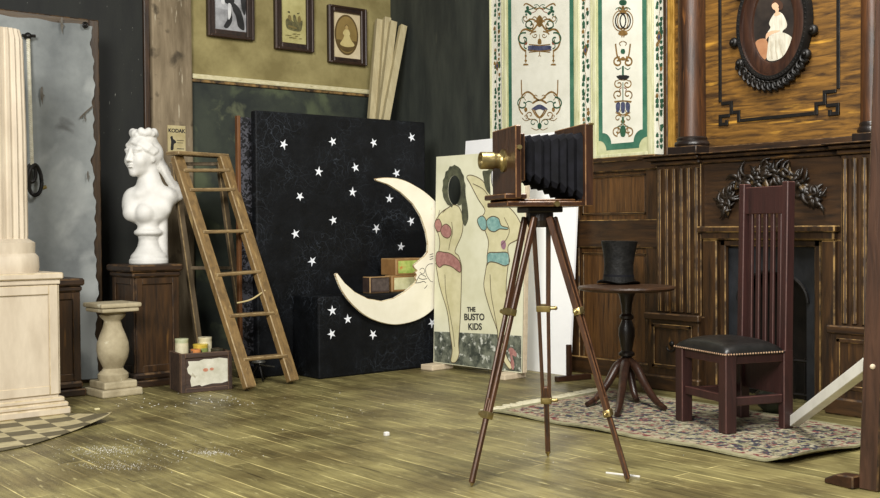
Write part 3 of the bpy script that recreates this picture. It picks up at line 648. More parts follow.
# ------------------------------------------------------------------ small poster on the pilaster
Yp = YB-.07-.018
pp = hit(168.5,152,1,Yp); p1 = hit(186,126,1,Yp)
r = thing('paper_poster', 'small yellowed poster pinned to the pilaster above the ladder', 'poster', (pp.x,YB-.07,pp.z))
b = MB(); b.box((pp.x,Yp+.010,pp.z),(p1.x,YB-.07,p1.z),.001); b.build('paper', mat('poster paper', (170,154,108), (192,178,134), .7, 12), r)
w = p1.x-pp.x; h = p1.z-pp.z; fnt = frame3((pp.x+w/2, Yp+.0095, pp.z+h*.80),(1,0,0),(0,0,1))
text_mesh('KODAK', fnt, h*.19, r, ink, bold=.0015)
b = MB()
def pf(u, v): return V((pp.x+w*u, Yp+.0092, pp.z+h*v))
b.prism(spline([pf(u,v) for u, v in ((.15,.1),(.3,.1),(.34,.3),(.46,.36),(.42,.44),(.3,.5),(.26,.6),(.14,.56),(.18,.4))],4,True), bn, 0)
b.ribbon([pf(.5,.45),pf(.9,.45)], h*.02, bn); b.ribbon([pf(.5,.36),pf(.85,.36)], h*.02, bn); b.ribbon([pf(.5,.14),pf(.9,.14)], h*.03, bn)
b.build('printed_figure', ink, r)

# ------------------------------------------------------------------ timbers in the corner
for (tx, ty, bx, by, X0, lab) in ((379,20,371.5,117,0,'leftmost pale square timber leaning in the corner'),(387,18,380,117,1,'second pale timber from the left, leaning in the corner'),
                            (393,22,381,117,2,'third pale timber from the left, leaning in the corner'),(403,26,386,117,3,'rightmost and most tilted pale timber leaning in the corner')):
    Yt = 8.03-.068*X0; Ybt = Yt-.22
    p = hit(tx,ty,1,Yt); q = hit(bx,by,1,Yt-(Yt-Ybt)*.42)
    d = q-p; e = p+d*(p.z-.012)/(p.z-q.z)
    b = MB(); b.bar(e, p, .062, .062, up=(.25,1,0), bev=.004); o = b.build('timber_batten', beam_wood, None, origin=e); tag(o, lab, 'timber', 'pale timbers leaning in the corner')

# ------------------------------------------------------------------ starry backdrop, box, moon
a = hit(255,110,1,7.0); c = hit(425,119,1,7.0)
zt = a.z; bx0, bx1 = a.x, c.x
bd = thing('starry_backdrop', 'tall black crackled backdrop panel painted with white stars', 'backdrop', ((bx0+bx1)/2,7.03,0))
b = MB(); b.box((bx0,7.0,0),(bx1,7.07,zt),.012); b.build('panel', blk_leather, bd)
def star(px, py, Y, r_, parent):
    p = hit(px,py,1,Y); a0 = random.uniform(0,6.28); pts = []
    for k in range(10):
        a = a0+k*math.pi/5; rr = r_*random.uniform(.85,1.15) if k%2 == 0 else r_*.36
        pts.append(p+V((rr*math.cos(a),-.0012,rr*math.sin(a))))
    m = MB(); m.prism(pts, (0,1,0), .0014); m.build('star', star_white, parent)
for (x, y) in ((362,130),(506,122),(626,125),(737,110),(465,210),(572,198),(693,215),(410,283),(564,270),(672,290),(508,352),(736,355),(396,392),(634,376),(706,430),(446,472)):
    star(160+x/2.93, 100+y/2.93, 7.0, .040, bd)
p0 = hit(319,380,1,6.64); p1 = hit(428,366,1,6.64); zt2 = hit(330,296.5,1,6.64).z
bx = thing('starry_box', 'low black leather covered box with white stars under the moon', 'box', ((p0.x+p1.x)/2,6.8,0))
b = MB(); b.box((p0.x,6.64,0),(p1.x+.12,6.985,zt2),.012); b.build('body', blk_leather, bx)
for (x, y) in ((505,207),(550,232),(503,275),(624,277),(797,243)): star(160+x/2.93, 240+y/2.93, 6.64, .040, bx)
# crescent moon with a face in profile
mo = [(375,178.5),(388,177.5),(402,179.5),(416,186),(430,196),(443,210),(453,228),(458,250),(455,272),(447,292),(435,308),(420,319),(400,324.5),(383,323),(366,316),(351,303),(341,289),(335,274)]
mi_ = [(337.5,273),(345,283),(355,292),(368,298.5),(382,301),(394,298),(405,291.5),(412,285.5),(416.5,281),(415,278),(416.5,275),(415,272.5),(417,270.5),(415,268.5),(413.7,265.5),(418,261.5),(424,256.5),(427.5,252),(428,244),(426,232),(421,217),(413,204),(401,192.5),(388,184.5),(376,180.5)]
YM = 6.60
out = spline([hit(x,y,1,YM) for x, y in mo], 4)+[hit(x,y,1,YM) for x, y in mi_[:7]]+spline([hit(x,y,1,YM) for x, y in mi_[7:17]],3)+[hit(x,y,1,YM) for x, y in mi_[17:]]
mn = thing('crescent_moon', 'cream painted crescent moon with a sleeping face in profile', 'moon prop', (hit(395,322,1,YM).x,YM,hit(395,322,1,YM).z))
b = MB(); b.prism(out, (0,1,0), .022, bev=.004, wear=1); b.build('crescent', [moon_cream, moon_edge], mn)
pm = hit(397,316,1,YM); b = MB(); b.box((pm.x-.05,YM+.021,pm.z-.02),(pm.x+.05,6.641,pm.z+.04),.002); b.build('mounting_block', block_wood, mn)
def ms(x, y): return hit(330+x/4.98, 240+y/4.98, 1, YM-.0012)
b = MB()
b.ribbon(spline([ms(*p) for p in ((428,212),(440,186),(452,172),(470,178),(478,186))],4), .0045, bn)
b.ribbon(spline([ms(*p) for p in ((446,150),(458,140),(470,146),(470,162),(458,168),(448,160))],4), .004, bn)
b.ribbon(spline([ms(*p) for p in ((440,188),(460,196),(484,192))],4), .005, bn)
b.ribbon(spline([ms(*p) for p in ((512,118),(490,122),(476,144),(482,176),(500,204),(512,208))],5), .0045, bn)
b.ribbon(spline([ms(*p) for p in ((424,214),(446,212),(466,206),(478,214))],4), .005, bn)
b.ribbon(spline([ms(*p) for p in ((470,242),(480,232),(484,224))],4), .005, bn)
for yy in (74,86,98): b.ribbon([ms(496,yy),ms(514,yy-6)], .005, bn)
b.build('face_drawing', ink, mn)

# little boxes behind the moon, standing on the starry box
def small_box(name, pxl, pxr, pyb, pyt, z0, label, parts, Y=6.72, dp=.12):
    a = hit(pxl,pyb,1,Y); c = hit(pxr,pyb,1,Y); h = hit(pxl,pyt,1,Y).z-hit(pxl,pyb,1,Y).z
    r = thing(name, label, 'box', ((a.x+c.x)/2, Y+dp/2, z0), 'small boxes behind the moon')
    b = MB(); b.box((a.x,Y,z0),(c.x,Y+dp,z0+h),.006,wear=1); b.build('body', [parts[0], parts[1]], r)
    b = MB(); m_ = (c.x-a.x)*parts[3]; x0 = a.x+(c.x-a.x)*parts[4]
    pts = [(x0+.01,Y-.001,z0+.018),(c.x-m_,Y-.001,z0+.016),(c.x-m_,Y-.001,z0+h-.016),(x0+.01,Y-.001,z0+h-.018)]
    b.prism(pts, (0,1,0), .0012); b.build('label_panel', parts[2], r)
    return z0+h
choc = mat('dark brown box', (46,34,28), (66,50,42), .6, 12); tan_e = mat('tan box edge', (140,108,66), (166,134,88), .6, 20)
pale_lab = mat('pale worn label', (190,186,140), (214,210,168), .7, 14, speck=(120,110,76), speck_lo=.62, speck_scale=18)
green_lab = mat('green picture label', (120,150,60), (178,190,104), .6, 14, (1,1,1), lo=.35, hi=.6, speck=(190,120,60), speck_lo=.62, speck_scale=16)
tanbox = mat('tan box', (128,92,50), (150,112,66), .6, 10)
t1 = small_box('trinket_box', 370, 390, 292.5, 276, zt2, 'dark brown little box at the left of the bottom row behind the moon', (choc, tan_e, mat('worn brown label', (58,48,44), (84,72,66), .7, 26, speck=(150,140,128), speck_lo=.68, speck_scale=20), .06, .05), dp=.1)
small_box('trinket_box', 392, 424, 291.5, 275, zt2, 'little box with pale worn label beside the moon face', (tanbox, tan_e, pale_lab, .05, .04), Y=6.73, dp=.1)
small_box('trinket_box', 396, 430, 275.5, 258.5, t1+.001, 'little tan box with green picture label, topmost of the three', (tanbox, tan_e, green_lab, .05, .04), Y=6.725, dp=.2)

# damask board behind the backdrop
dm = thing('damask_board', 'narrow board of black damask with a reddish wooden edge behind the starry backdrop', 'board', (4.0,7.12,0))
dx0 = hit(237,117,1,7.10).x
damask = mat('black damask', (16,16,18), (70,70,76), .5, 26, dist=1.6, bump=0, lo=.49, hi=.53, detail=1.5)
zt3 = hit(240,117,1,7.1).z
b = MB(); b.box((dx0+.026,7.10,0),(dx0+.62,7.13,zt3),.003); b.build('cloth_face', damask, dm)
b = MB(); b.box((dx0,7.095,0),(dx0+.026,7.135,zt3+.01),.004); b.build('wooden_edge', wood('reddish batten', (84,52,30), (118,78,44), 'z'), dm)

# ------------------------------------------------------------------ white board and cut-out board
cut_l = V((5.345,6.575,.045)); cut_r = V((5.415,5.645,.045))
wl = hit(463,141,0,5.90); wr = hit(569,376,0,5.80)
b = MB(); wy0, wy1 = wr.y, wl.y
b.prism([(5.80,wy0,0),(5.80,wy1,0),(5.93,wy1,wl.z),(5.93,wy0,wl.z)], (1,0,0), .02)
o = b.build('foam_board', white_board); tag(o, 'blank white board leaning on the wall behind the painted cut-out', 'board')
# stand foot in dark red wood beside it
sp = fl(571,380)
r = thing('wooden_stand', 'short dark red post on a long foot beside the white board', 'stand', (sp.x,sp.y,0))
f1 = fl(556,382); f2 = fl(590,379)
b = MB(); b.bar(V((f1.x,f1.y,.02)), V((f2.x,f2.y,.02)), .045, .04, bev=.006); b.build('foot', mahogany_x, r)
b = MB(); q = (f1*.62+f2*.38); b.box((q.x-.016,q.y-.016,.04),(q.x+.016,q.y+.016,.26),.004); b.build('post', mahogany, r)

ct = thing('photo_cutout_board', 'seaside face-hole board painted with two women in swimsuits', 'cutout board', ((cut_l+cut_r)/2)-V((0,0,.0)))
du = (cut_r-cut_l).normalized(); cn = V((0,0,1)).cross(du)*1.0
if cn.x > 0: cn = -cn
lean = V((.03,0,1)).normalized()
cnn = du.cross(lean).normalized()
if cnn.x > 0: cnn = -cnn
def cb(px, py, d=0): return onplane(px, py, cut_l, cnn)+cnn*(.0008+.0004*d)
tl = onplane(433.5,157,cut_l,cnn); ht = (tl-cut_l).dot(lean)
def hole_board():
    M = frame3(cut_l, du, lean); Mi = M.inverted(); W = (cut_r-cut_l).length
    cu = bpy.data.curves.new('b','CURVE'); cu.dimensions = '2D'; cu.fill_mode = 'BOTH'; cu.extrude = .003
    def sp_(pts):
        s = cu.splines.new('POLY'); s.points.add(len(pts)-1); s.use_cyclic_u = True
        for i, p in enumerate(pts): s.points[i].co = (p[0],p[1],0,1)
    sp_([(0,0),(W,0),(W,ht),(0,ht)])
    for (cx, cy, rx, ry) in ((454.6,190.2,6.4,14.8),(497,177,6.2,14)):
        pts = []
        for k in range(28):
            a = 2*math.pi*k/28; p = Mi @ onplane(cx+rx*math.cos(a), cy+ry*math.sin(a), cut_l, cnn); pts.append((p.x,p.y))
        sp_(pts)
    t = bpy.data.objects.new('b', cu); C.objects.link(t); dg = bpy.context.evaluated_depsgraph_get()
    me = bpy.data.meshes.new_from_object(t.evaluated_get(dg)); bpy.data.objects.remove(t); bpy.data.curves.remove(cu)
    tb = bmesh.new(); tb.from_mesh(me); bpy.data.meshes.remove(me)
    n = M.to_3x3() @ V((0,0,1)); off = -.0032 if n.dot(cnn) > 0 else .0032
    for f in tb.faces:
        c = f.calc_center_median(); f.material_index = 1 if abs(f.normal.z) < .3 and .01 < c.x < W-.01 and .01 < c.y < ht-.01 else 0  # inner rims of the face holes painted dark, standing in for shade
    m = MB(); m.add(tb, M @ Matrix.Translation((0,0,off))); return m
board_paper = mat('yellowed board', (208,206,174), (226,224,198), .6, 2.5, bump=.04, speck=(184,172,120), speck_lo=.7, speck_scale=4)
hole_board().build('board', [board_paper, ink], ct)
for (pa, pc) in ((cut_r-du*.02, cut_r-du*.02+lean*ht), (cut_l+du*.02, cut_l+du*.02+lean*ht)):
    b = MB(); b.bar(pa-cnn*.034, pc-cnn*.034, .04, .042, up=cnn, bev=.003); b.build('back_batten', block_wood, ct)
for zf in (.025, ht-.025):
    b = MB(); b.bar(cut_l+du*.042+lean*zf-cnn*.034, cut_r-du*.042+lean*zf-cnn*.034, .042, .04, up=lean, bev=.003); b.build('back_batten', block_wood, ct)
grass_p = mat('painted grey surf', (52,58,50), (120,124,108), .7, 14, bump=0, lo=.4, hi=.62, speck=(206,208,196), speck_lo=.58, speck_scale=22)
b = MB(); b.prism([cb(*p,0) for p in ((434.3,331.5),(460,332.5),(490,334),(521.5,336),(521.5,372),(490,369),(434.3,361.5))], cnn, 0); b.build('painted_surf', grass_p, ct)
def w1(x, y, d=1): return cb(425+x/4.155, 150+y/4.155, d)
def w2(x, y, d=1): return cb(425+x/4.155, 260+y/4.155, d)
fig = mat('painted pale skin', (196,189,146), (214,207,168), .6, 8, bump=0)
pinkc = mat('painted pink suit', (146,98,92), (178,130,122), .6, 30, bump=0); bluec = mat('painted turquoise suit', (104,146,142), (146,182,174), .6, 30, bump=0)
hairc = mat('painted grey green hair', (52,54,42), (92,94,72), .6, 20, bump=0)
def figure(name, shapes, lines=()):
    b = MB()
    for d, (mi, pts, line) in enumerate(shapes):
        P = spline(pts, 4, True); P = [p+cnn*(.0004*d) for p in P]
        b.prism(P, cnn, 0, mi)
        if line: b.ribbon([p+cnn*.0003 for p in P]+[P[0]+cnn*.0003], .007, cnn, 4)
    for P in lines: b.ribbon(spline(P,4), .005, cnn, 4)
    b.build(name, [fig, pinkc, bluec, hairc, ink_brown], ct)
figure('painted_woman', [
  (0,[w1(70,258),w1(100,238),(w1(112,228)),w1(140,235),w1(156,275),w1(158,320),w1(150,360),w1(125,420),w1(140,440),w1(152,480),w2(152,60),w2(150,160),w2(146,260),w2(140,345),w2(142,392),w2(128,424),w2(108,420),w2(114,372),w2(104,300),w2(92,210),w2(62,110),w2(46,20),w1(46,470),w1(58,420),w1(62,385),w1(56,350),w1(44,325),w1(44,295)],1),
  (3,[w1(150,150),w1(166,150),w1(170,190),w1(178,240),w1(180,288),w1(166,316),w1(154,284),w1(153,238),w1(150,205)],0),
  (1,[w1(48,290),w1(60,288),w1(70,310),w1(68,332),w1(56,340),w1(44,325),w1(41,305)],1),
  (1,[w1(72,318),w1(90,308),w1(108,325),w1(110,350),w1(96,366),w1(76,358),w1(66,338)],1),
  (1,[w1(52,424),w1(80,425),w1(110,432),w1(144,462),w1(150,500),w2(142,50),w2(112,28),w2(80,20),w1(60,488),w1(46,462)],1)],
  [[w1(*p,7) for p in L0] for L0 in (((112,300),(116,340),(106,380),(100,415)),((110,232),(90,245),(74,262)),((62,250),(56,280)))]+[[w2(*p,7) for p in ((84,60),(88,140),(104,220),(118,300),(124,360))]])
t = bmesh.new(); oo = []; ii = []
for k in range(32):
    a = 2*math.pi*k/32; ca, sa = math.cos(a), math.sin(a)
    kx = 46 if ca > 0 else 50; ky = 104 if sa < 0 else 72
    w_ = 1+.04*math.sin(k*2.9)
    oo.append(t.verts.new(w1(123+kx*ca*w_, 167+ky*sa*w_, 4))); p_ = onplane(454.6+6.5*ca, 190.2+14.9*sa, cut_l, cnn)+cnn*.0024; ii.append(t.verts.new(p_))
for k in range(32):
    if 5 < k < 9: continue
    f = t.faces.new((oo[k],oo[(k+1)%32],ii[(k+1)%32],ii[k])); f.normal_update()
    if f.normal.dot(cnn) < 0: f.normal_flip()
b = MB(); b.add(t); b.build('painted_hair', hairc, ct)
figure('painted_woman', [
  (0,[w1(174,112),w1(195,105),w1(240,128),w1(268,180),w1(300,220),w1(340,232),w1(375,265),w1(400,310),w1(404,345),w1(385,372),w1(350,392),w1(345,420),w1(352,460),w2(346,20),w2(338,100),w2(338,170),w2(328,260),w2(322,330),w2(340,400),w2(362,440),w2(350,452),w2(318,400),w2(304,340),w2(300,290),w2(270,205),w2(246,115),w2(250,60),w2(260,0),w1(260,430),w1(264,380),w1(250,335),w1(232,290),w1(250,252),w1(222,205),w1(188,140)],1),
  (3,[w1(240,88),w1(262,84),w1(290,60),w1(330,70),w1(342,110),w1(338,170),w1(326,180),w1(322,120),w1(300,78),w1(274,96),w1(270,130),w1(272,184),w1(252,160),w1(244,120)],0),
  (2,[w1(218,292),w1(236,274),w1(252,286),w1(258,316),w1(250,334),w1(232,326)],1),
  (2,[w1(256,296),w1(278,276),w1(306,284),w1(318,314),w1(344,322),w1(342,330),w1(312,328),w1(288,340),w1(264,328)],1),
  (2,[w1(262,430),w1(300,426),w1(345,428),w1(350,470),w2(347,18),w2(330,24),w2(300,12),w2(270,8),w2(258,22),w1(260,470)],1)],
  [[w1(*p,8) for p in L0] for L0 in (((330,280),(352,330),(340,370),(318,396)),((200,140),(240,160),(262,186)))]+[[w2(*p,8) for p in ((272,60),(276,140),(290,220),(304,300))]])
b = MB(); b.prism(spline([w2(*p,6) for p in ((348,372),(362,364),(382,388),(378,402),(364,396),(372,430),(368,456),(358,440),(356,400))],3,True), cnn, 0); b.build('painted_shoe', pinkc, ct)
b = MB(); b.prism(spline([w1(*p,7) for p in ((318,380),(332,376),(338,396),(330,414),(318,402))],3,True), cnn, 0); b.build('painted_bracelet', mat('painted mauve', (150,112,128), None, .6, bump=0), ct)
for (txt, x, y, s) in (('THE',193,206,23),('BUSTO',205,238,33),('KIDS',208,278,33)):
    P = w2(x,y,3); dpx = 1/4.155*(P-EYE).length/F
    u = (w2(x+40,y)-w2(x-40,y)).normalized()
    M = frame3(P, u, lean)
    text_mesh(txt, M, s*dpx*1.15, ct, ink, bold=.0015)
# supports under the cut-out
for (px, dy, lab) in ((439,0,'cream wooden block under the left corner of the painted board'),(512,0,'cream wooden block under the right side of the painted board')):
    t_ = (px-433.5)/(523-433.5); t_ = t_*1.0
    P = cut_l.lerp(cut_r, max(.06, t_*1.0)); 
    b = MB(); nn = V((cnn.x,cnn.y,0)).normalized()
    b.bar(P+nn*.13+V((0,0,-.024)), P-nn*.1+V((0,0,-.024)), .13, .042, bev=.006)
    o = b.build('support_block', block_wood); tag(o, lab, 'block', 'blocks under the painted board')

# ------------------------------------------------------------------ painted canvas on the left wall
YC = 7.62
cx1 = hit(91,60,1,YC).x; czt = hit(60,22,1,YC).z
cv = thing('canvas_backdrop', 'large blue grey painted canvas backdrop in a rough wooden frame', 'backdrop', (2.4,7.65,0))
canvas = mat('blue grey canvas', (104,108,108), (142,146,144), .8, 1.8, bump=.2, bscale=14, speck=(78,78,76), speck_lo=.68, speck_scale=3, speck2=(156,159,156), s2_lo=.58, s2_scale=2)
b = MB(); t = bmesh.new(); nx, nz = 60, 150; g = []
x0c = .2
for j in range(nz+1):
    row = []
    for i in range(nx+1):
        u = i/nx; v = j/nz; x = x0c+(cx1-x0c)*u; z = .03+(czt-.03)*v
        if i == nx: x += .007*math.sin(v*31)+.007*math.sin(v*77+1)+.004*math.sin(v*190)+.02*math.exp(-((v-.62)/.03)**2)*-1
        if i == nx: x += .015
        if j == nz: z += .006*math.sin(u*60)
        y = YC+.012*math.sin(x*5+z*2.)*math.sin(z*3.1)+.004*math.sin(x*22+z*9)
        row.append(t.verts.new((x,y,z)))
    g.append(row)
for j in range(nz):
    for i in range(nx): t.faces.new((g[j][i],g[j][i+1],g[j+1][i+1],g[j+1][i]))
r_ = bmesh.ops.extrude_face_region(t, geom=t.faces[:])
for v in [e for e in r_['geom'] if isinstance(e, bmesh.types.BMVert)]: v.co.y += .006
bmesh.ops.recalc_face_normals(t, faces=t.faces[:]); b.add(t); b.build('canvas', canvas, cv, smooth=True)
fw = .075; frm = wood('rough brown batten', (36,26,16), (68,50,29), 'z', speck=(104,82,50), speck_lo=.64)
frx = wood('rough brown top batten', (50,38,21), (90,70,40), 'x')
b = MB(); b.box((cx1+.0,YC+.03,0),(cx1+fw,YC+.085,czt+.05),.008,wear=1); b.build('batten', [frm, brown_worn], cv)
b = MB(); b.box((x0c,YC+.03,czt-.03),(cx1,YC+.085,czt+.05),.008,wear=1); b.build('batten', [frx, brown_worn], cv)
b = MB(); b.box((x0c,YC+.03,0),(cx1,YC+.085,.09),.008,wear=1); b.build('batten', [frx, brown_worn], cv)
b = MB(); b.box((x0c-fw,YC+.03,0),(x0c,YC+.085,czt+.05),.008,wear=1); b.build('batten', [frm, brown_worn], cv)
b = MB()
p = hit(85,25,1,YC-.012); b.tube([p+V((.018*math.cos(a),-.004,.018*math.sin(a))) for a in [k*.55 for k in range(12)]], .007, 6, closed=False); b.ball(p, .014)
b.build('nail', iron, cv, smooth=True)
stain = mat('rust stain', (70,62,50), (104,100,92), .8, 20, bump=0)
b = MB()
for (sx, sy, l_) in ((62,25,12),(42,95,13),(88,176,8),(85,118,6)):
    p = hit(sx,sy,1,YC-.020); s_ = l_/134
    b.prism(spline([p+V((.25*s_*a,-.00,s_*c)) for a, c in ((-.3,.5),(.2,.6),(.3,.1),(.8,.0),(.3,-.2),(.1,-.7),(-.2,-.4),(-.5,.0))],3,True), bn, 0)
p = [hit(x,y,1,YC-.020) for x, y in ((80,118),(86,112),(93,106))]; b.ribbon(p, .012, bn)
b.build('tear', stain, cv)
# twisted rope and iron hook hanging on the canvas
rp = thing('rope_with_hook', 'pale twisted rope with black iron hook hanging on the canvas beside the column', 'rope', hit(32,165,1,YC-.06))
T0 = hit(28,36,1,YC-.06); T1 = hit(32,166,1,YC-.06)
for ph in (0, math.pi):
    b = MB(); n = 260; b.tube([T0.lerp(T1,k/n)+V((.0075*math.cos(k*.7+ph),.0075*math.sin(k*.7+ph),0)) for k in range(n+1)], .0072, 6)
    b.build('strand', mat('pale rope', (196,190,166), (222,218,200), .8, 30), rp, smooth=True)
b = MB(); cR = hit(35,180,1,YC-.06)
b.tube([cR+V((.045*math.cos(a),.01*math.sin(a*2),.105*math.sin(a))) for a in [2*math.pi*k/26 for k in range(26)]], .014, 8, closed=True)
b.tube([T1+V((.03*math.cos(a),.012,-.05+.06*math.sin(a))) for a in [2*math.pi*k/18 for k in range(18)]], .013, 8, closed=True)
b.build('iron_link', iron, rp, smooth=True)
b = MB(); b.tube([cR+V((.035,-.0,-.06)), cR+V((.075,-.01,-.045))], .013, 8); b.build('brass_tip', brass, rp, smooth=True)
b = MB(); b.ball(T0, .026); b.tube([T0+V((-.04,0,0)), T0+V((.05,0,.005))], .011, 8); b.tube([T0, T0+V((0,.05,0))], .012, 8); b.build('iron_bracket', iron, rp, smooth=True)

# ------------------------------------------------------------------ column on its pedestal
pd = fl(71,414.5); PW = .46
pc = V((pd.x-.05-PW/2, pd.y+.06+PW/2, 0))
zt_p = hit(58,273,1,pc.y-PW/2-.02).z
ped = thing('column_pedestal', 'cream painted square panelled pedestal carrying the fluted column', 'pedestal', pc)
b = MB(); h_ = PW/2
b.box(pc+V((-h_,-h_,.10)), pc+V((h_,h_,zt_p-.05)), .004, wear=1); b.build('body', [cream_paint, cream_worn], ped)
for (sx, sy) in ((0,-1),(-1,0),(1,0),(0,1)):
    b = MB(); w_ = h_-.0; zz0, zz1 = .12, zt_p-.075; e = .055; d_ = .012
    for (u0,u1,v0,v1) in ((-w_,-w_+e,zz0,zz1),(w_-e,w_,zz0,zz1),(-w_+e,w_-e,zz0,zz0+e),(-w_+e,w_-e,zz1-e,zz1)):
        if sx == 0: b.box(pc+V((u0,sy*h_,v0)), pc+V((u1,sy*(h_+d_),v1)), .004, wear=1)
        else: b.box(pc+V((sx*h_,u0,v0)), pc+V((sx*(h_+d_),u1,v1)), .004, wear=1)
    b.build('panel_frame', [cream_paint, cream_worn], ped)
b = MB()
for (o_, z0, z1) in ((.045,0,.045),(.035,.045,.075),(.018,.075,.105)): b.box(pc+V((-h_-o_-.01,-h_-o_-.01,z0)), pc+V((h_+o_+.01,h_+o_+.01,z1)), .008, wear=1)
b.build('base_moulding', [cream_paint, cream_worn], ped)
b = MB(); b.box(pc+V((-h_-.03,-h_-.03,zt_p-.04)), pc+V((h_+.03,h_+.03,zt_p)), .008, wear=1); b.box(pc+V((-h_-.014,-h_-.014,zt_p-.07)), pc+V((h_+.014,h_+.014,zt_p-.04)), .006); b.build('cap', [cream_paint, cream_worn], ped)
colm = thing('fluted_column', 'tall cream fluted column with round base on the pedestal', 'column', pc+V((0,0,zt_p)))
rc = .134; zs_ = hit(25,240,1,pc.y).z; ztop = hit(10,28,1,pc.y-.1).z
M = Matrix.Translation((pc.x,pc.y,0))
b = MB(); b.lathe([(rc*.98,zs_),(rc,zs_+.03),(rc*.985,(zs_+ztop)/2),(rc*.90,ztop-.06),(rc*.78,ztop)], 160, M, flute=20, fdep=.13); b.build('shaft', cream_paint, colm, smooth=True, angle=60)
b = MB(); b.lathe([(rc*1.42,zt_p),(rc*1.46,zt_p+.03),(rc*1.44,zt_p+.09),(rc*1.36,zt_p+.105),(rc*1.28,zt_p+.115),(rc*1.30,zt_p+.18),(rc*1.24,zs_-.015),(rc*1.0,zs_+.005)], 48, M); b.build('base', cream_paint, colm, smooth=True)
# checkered mat
chk = bpy.data.materials.new('checkered canvas'); chk.use_nodes = True; nt = chk.node_tree; bs = nt.nodes['Principled BSDF']; bs.inputs['Roughness'].default_value = .7
tc = nt.nodes.new('ShaderNodeTexCoord'); ck = nt.nodes.new('ShaderNodeTexChecker'); ck.inputs['Scale'].default_value = 1/.145
ck.inputs['Color1'].default_value = lin((184,172,134)); ck.inputs['Color2'].default_value = lin((100,92,68)); mp_ = nt.nodes.new('ShaderNodeMapping'); mp_.inputs['Rotation'].default_value = (0,0,R(4)); mp_.inputs['Location'].default_value = (.03,.02,.05)
nz_ = nt.nodes.new('ShaderNodeTexNoise'); nz_.inputs['Scale'].default_value = 14; rr_ = nt.nodes.new('ShaderNodeValToRGB'); rr_.color_ramp.elements[0].position = .3; rr_.color_ramp.elements[0].color = (.6,.56,.48,1); rr_.color_ramp.elements[1].position = .6
mx_ = nt.nodes.new('ShaderNodeMix'); mx_.data_type = 'RGBA'; mx_.blend_type = 'MULTIPLY'; mx_.inputs[0].default_value = .6
nt.links.new(tc.outputs['Object'], mp_.inputs[0]); nt.links.new(mp_.outputs[0], ck.inputs['Vector']); nt.links.new(tc.outputs['Object'], nz_.inputs['Vector']); nt.links.new(nz_.outputs[0], rr_.inputs[0])
nt.links.new(ck.outputs['Color'], mx_.inputs[6]); nt.links.new(rr_.outputs[0], mx_.inputs[7]); nt.links.new(mx_.outputs[2], bs.inputs['Base Color'])
b = MB(); t = bmesh.new()
fe = [fl(-120,472), fl(-60,462), fl(0,452), fl(30,446), fl(60,437), fl(88,428), fl(112,423)]
be = [fl(-130,400), fl(-70,400), fl(0,401), fl(25,403), fl(45,408), fl(70,415), fl(111,421)]
fe = spline(fe,5); be = spline(be,5); rows = []
for i in range(len(fe)):
    row = []
    for j in range(11):
        v = j/10; p = fe[i].lerp(be[i], v); e = max(0,(i/(len(fe)-1)-.72)/.28)
        # under the pedestal the mat lies flat; its corner and front edge curl up a little
        z = .003 + .05*e*e + .012*max(0, .3-v)/.3*(i/(len(fe)-1))
        row.append(t.verts.new((p.x,p.y,z)))
    rows.append(row)
for i in range(len(rows)-1):
    for j in range(10): t.faces.new((rows[i][j],rows[i+1][j],rows[i+1][j+1],rows[i][j+1]))
r_ = bmesh.ops.extrude_face_region(t, geom=t.faces[:])
for v in [e for e in r_['geom'] if isinstance(e, bmesh.types.BMVert)]: v.co.z -= .003
bmesh.ops.recalc_face_normals(t, faces=t.faces[:]); b.add(t); o = b.build('checkered_mat', chk, None, smooth=True, angle=50); tag(o, 'checkered floor mat with a curled corner under the cream pedestal', 'mat')
for ob in (ped, colm): ob.location.z += .0035

# ------------------------------------------------------------------ dark pedestals
def dark_pedestal(x0, x1, y0, y1, zt_, label):
    r = thing('wooden_pedestal', label, 'pedestal', ((x0+x1)/2,(y0+y1)/2,0), 'dark wooden pedestals')
    b = MB(); b.box((x0,y0,.08),(x1,y1,zt_-.08),.006,wear=1); b.build('body', [dark_wood, brown_worn], r)
    b = MB(); b.box((x0-.05,y0-.05,zt_-.05),(x1+.02,y1+.02,zt_),.012,wear=1); b.box((x0-.03,y0-.03,zt_-.09),(x1+.01,y1+.01,zt_-.05),.012,wear=1); b.build('top', [dark_wood_x, brown_worn], r)
    b = MB(); b.box((x0-.05,y0-.05,0),(x1+.02,y1+.02,.05),.008,wear=1); b.box((x0-.03,y0-.03,.05),(x1+.01,y1+.01,.1),.014,wear=1); b.build('plinth', [dark_wood_x, brown_worn], r)
    b = MB(); e = .05
    for (u0,u1,v0,v1) in ((x0,x0+e,.1,zt_-.09),(x1-e,x1,.1,zt_-.09),(x0+e,x1-e,.1,.1+e),(x0+e,x1-e,zt_-.09-e,zt_-.09)): b.box((u0,y0-.012,v0),(u1,y0+.001,v1),.004,wear=1)
    for (u0,u1,v0,v1) in ((y0,y0+e,.1,zt_-.09),(y1-e,y1,.1,zt_-.09),(y0+e,y1-e,.1,.1+e),(y0+e,y1-e,zt_-.09-e,zt_-.09)): b.box((x0-.012,u0,v0),(x0+.001,u1,v1),.004,wear=1)
    b.build('panel_frame', [dark_wood, brown_worn], r)
    return r
zp = hit(140,265,1,7.12).z
dark_pedestal(3.15,3.475,7.17,7.54,zp,'dark brown panelled pedestal carrying the white bust')
zq = hit(80,278,1,7.1).z
xe = hit(80,330,1,7.1).x
dark_pedestal(xe-.36,xe,7.1,7.5,zq,'dark brown pedestal standing behind the cream column')

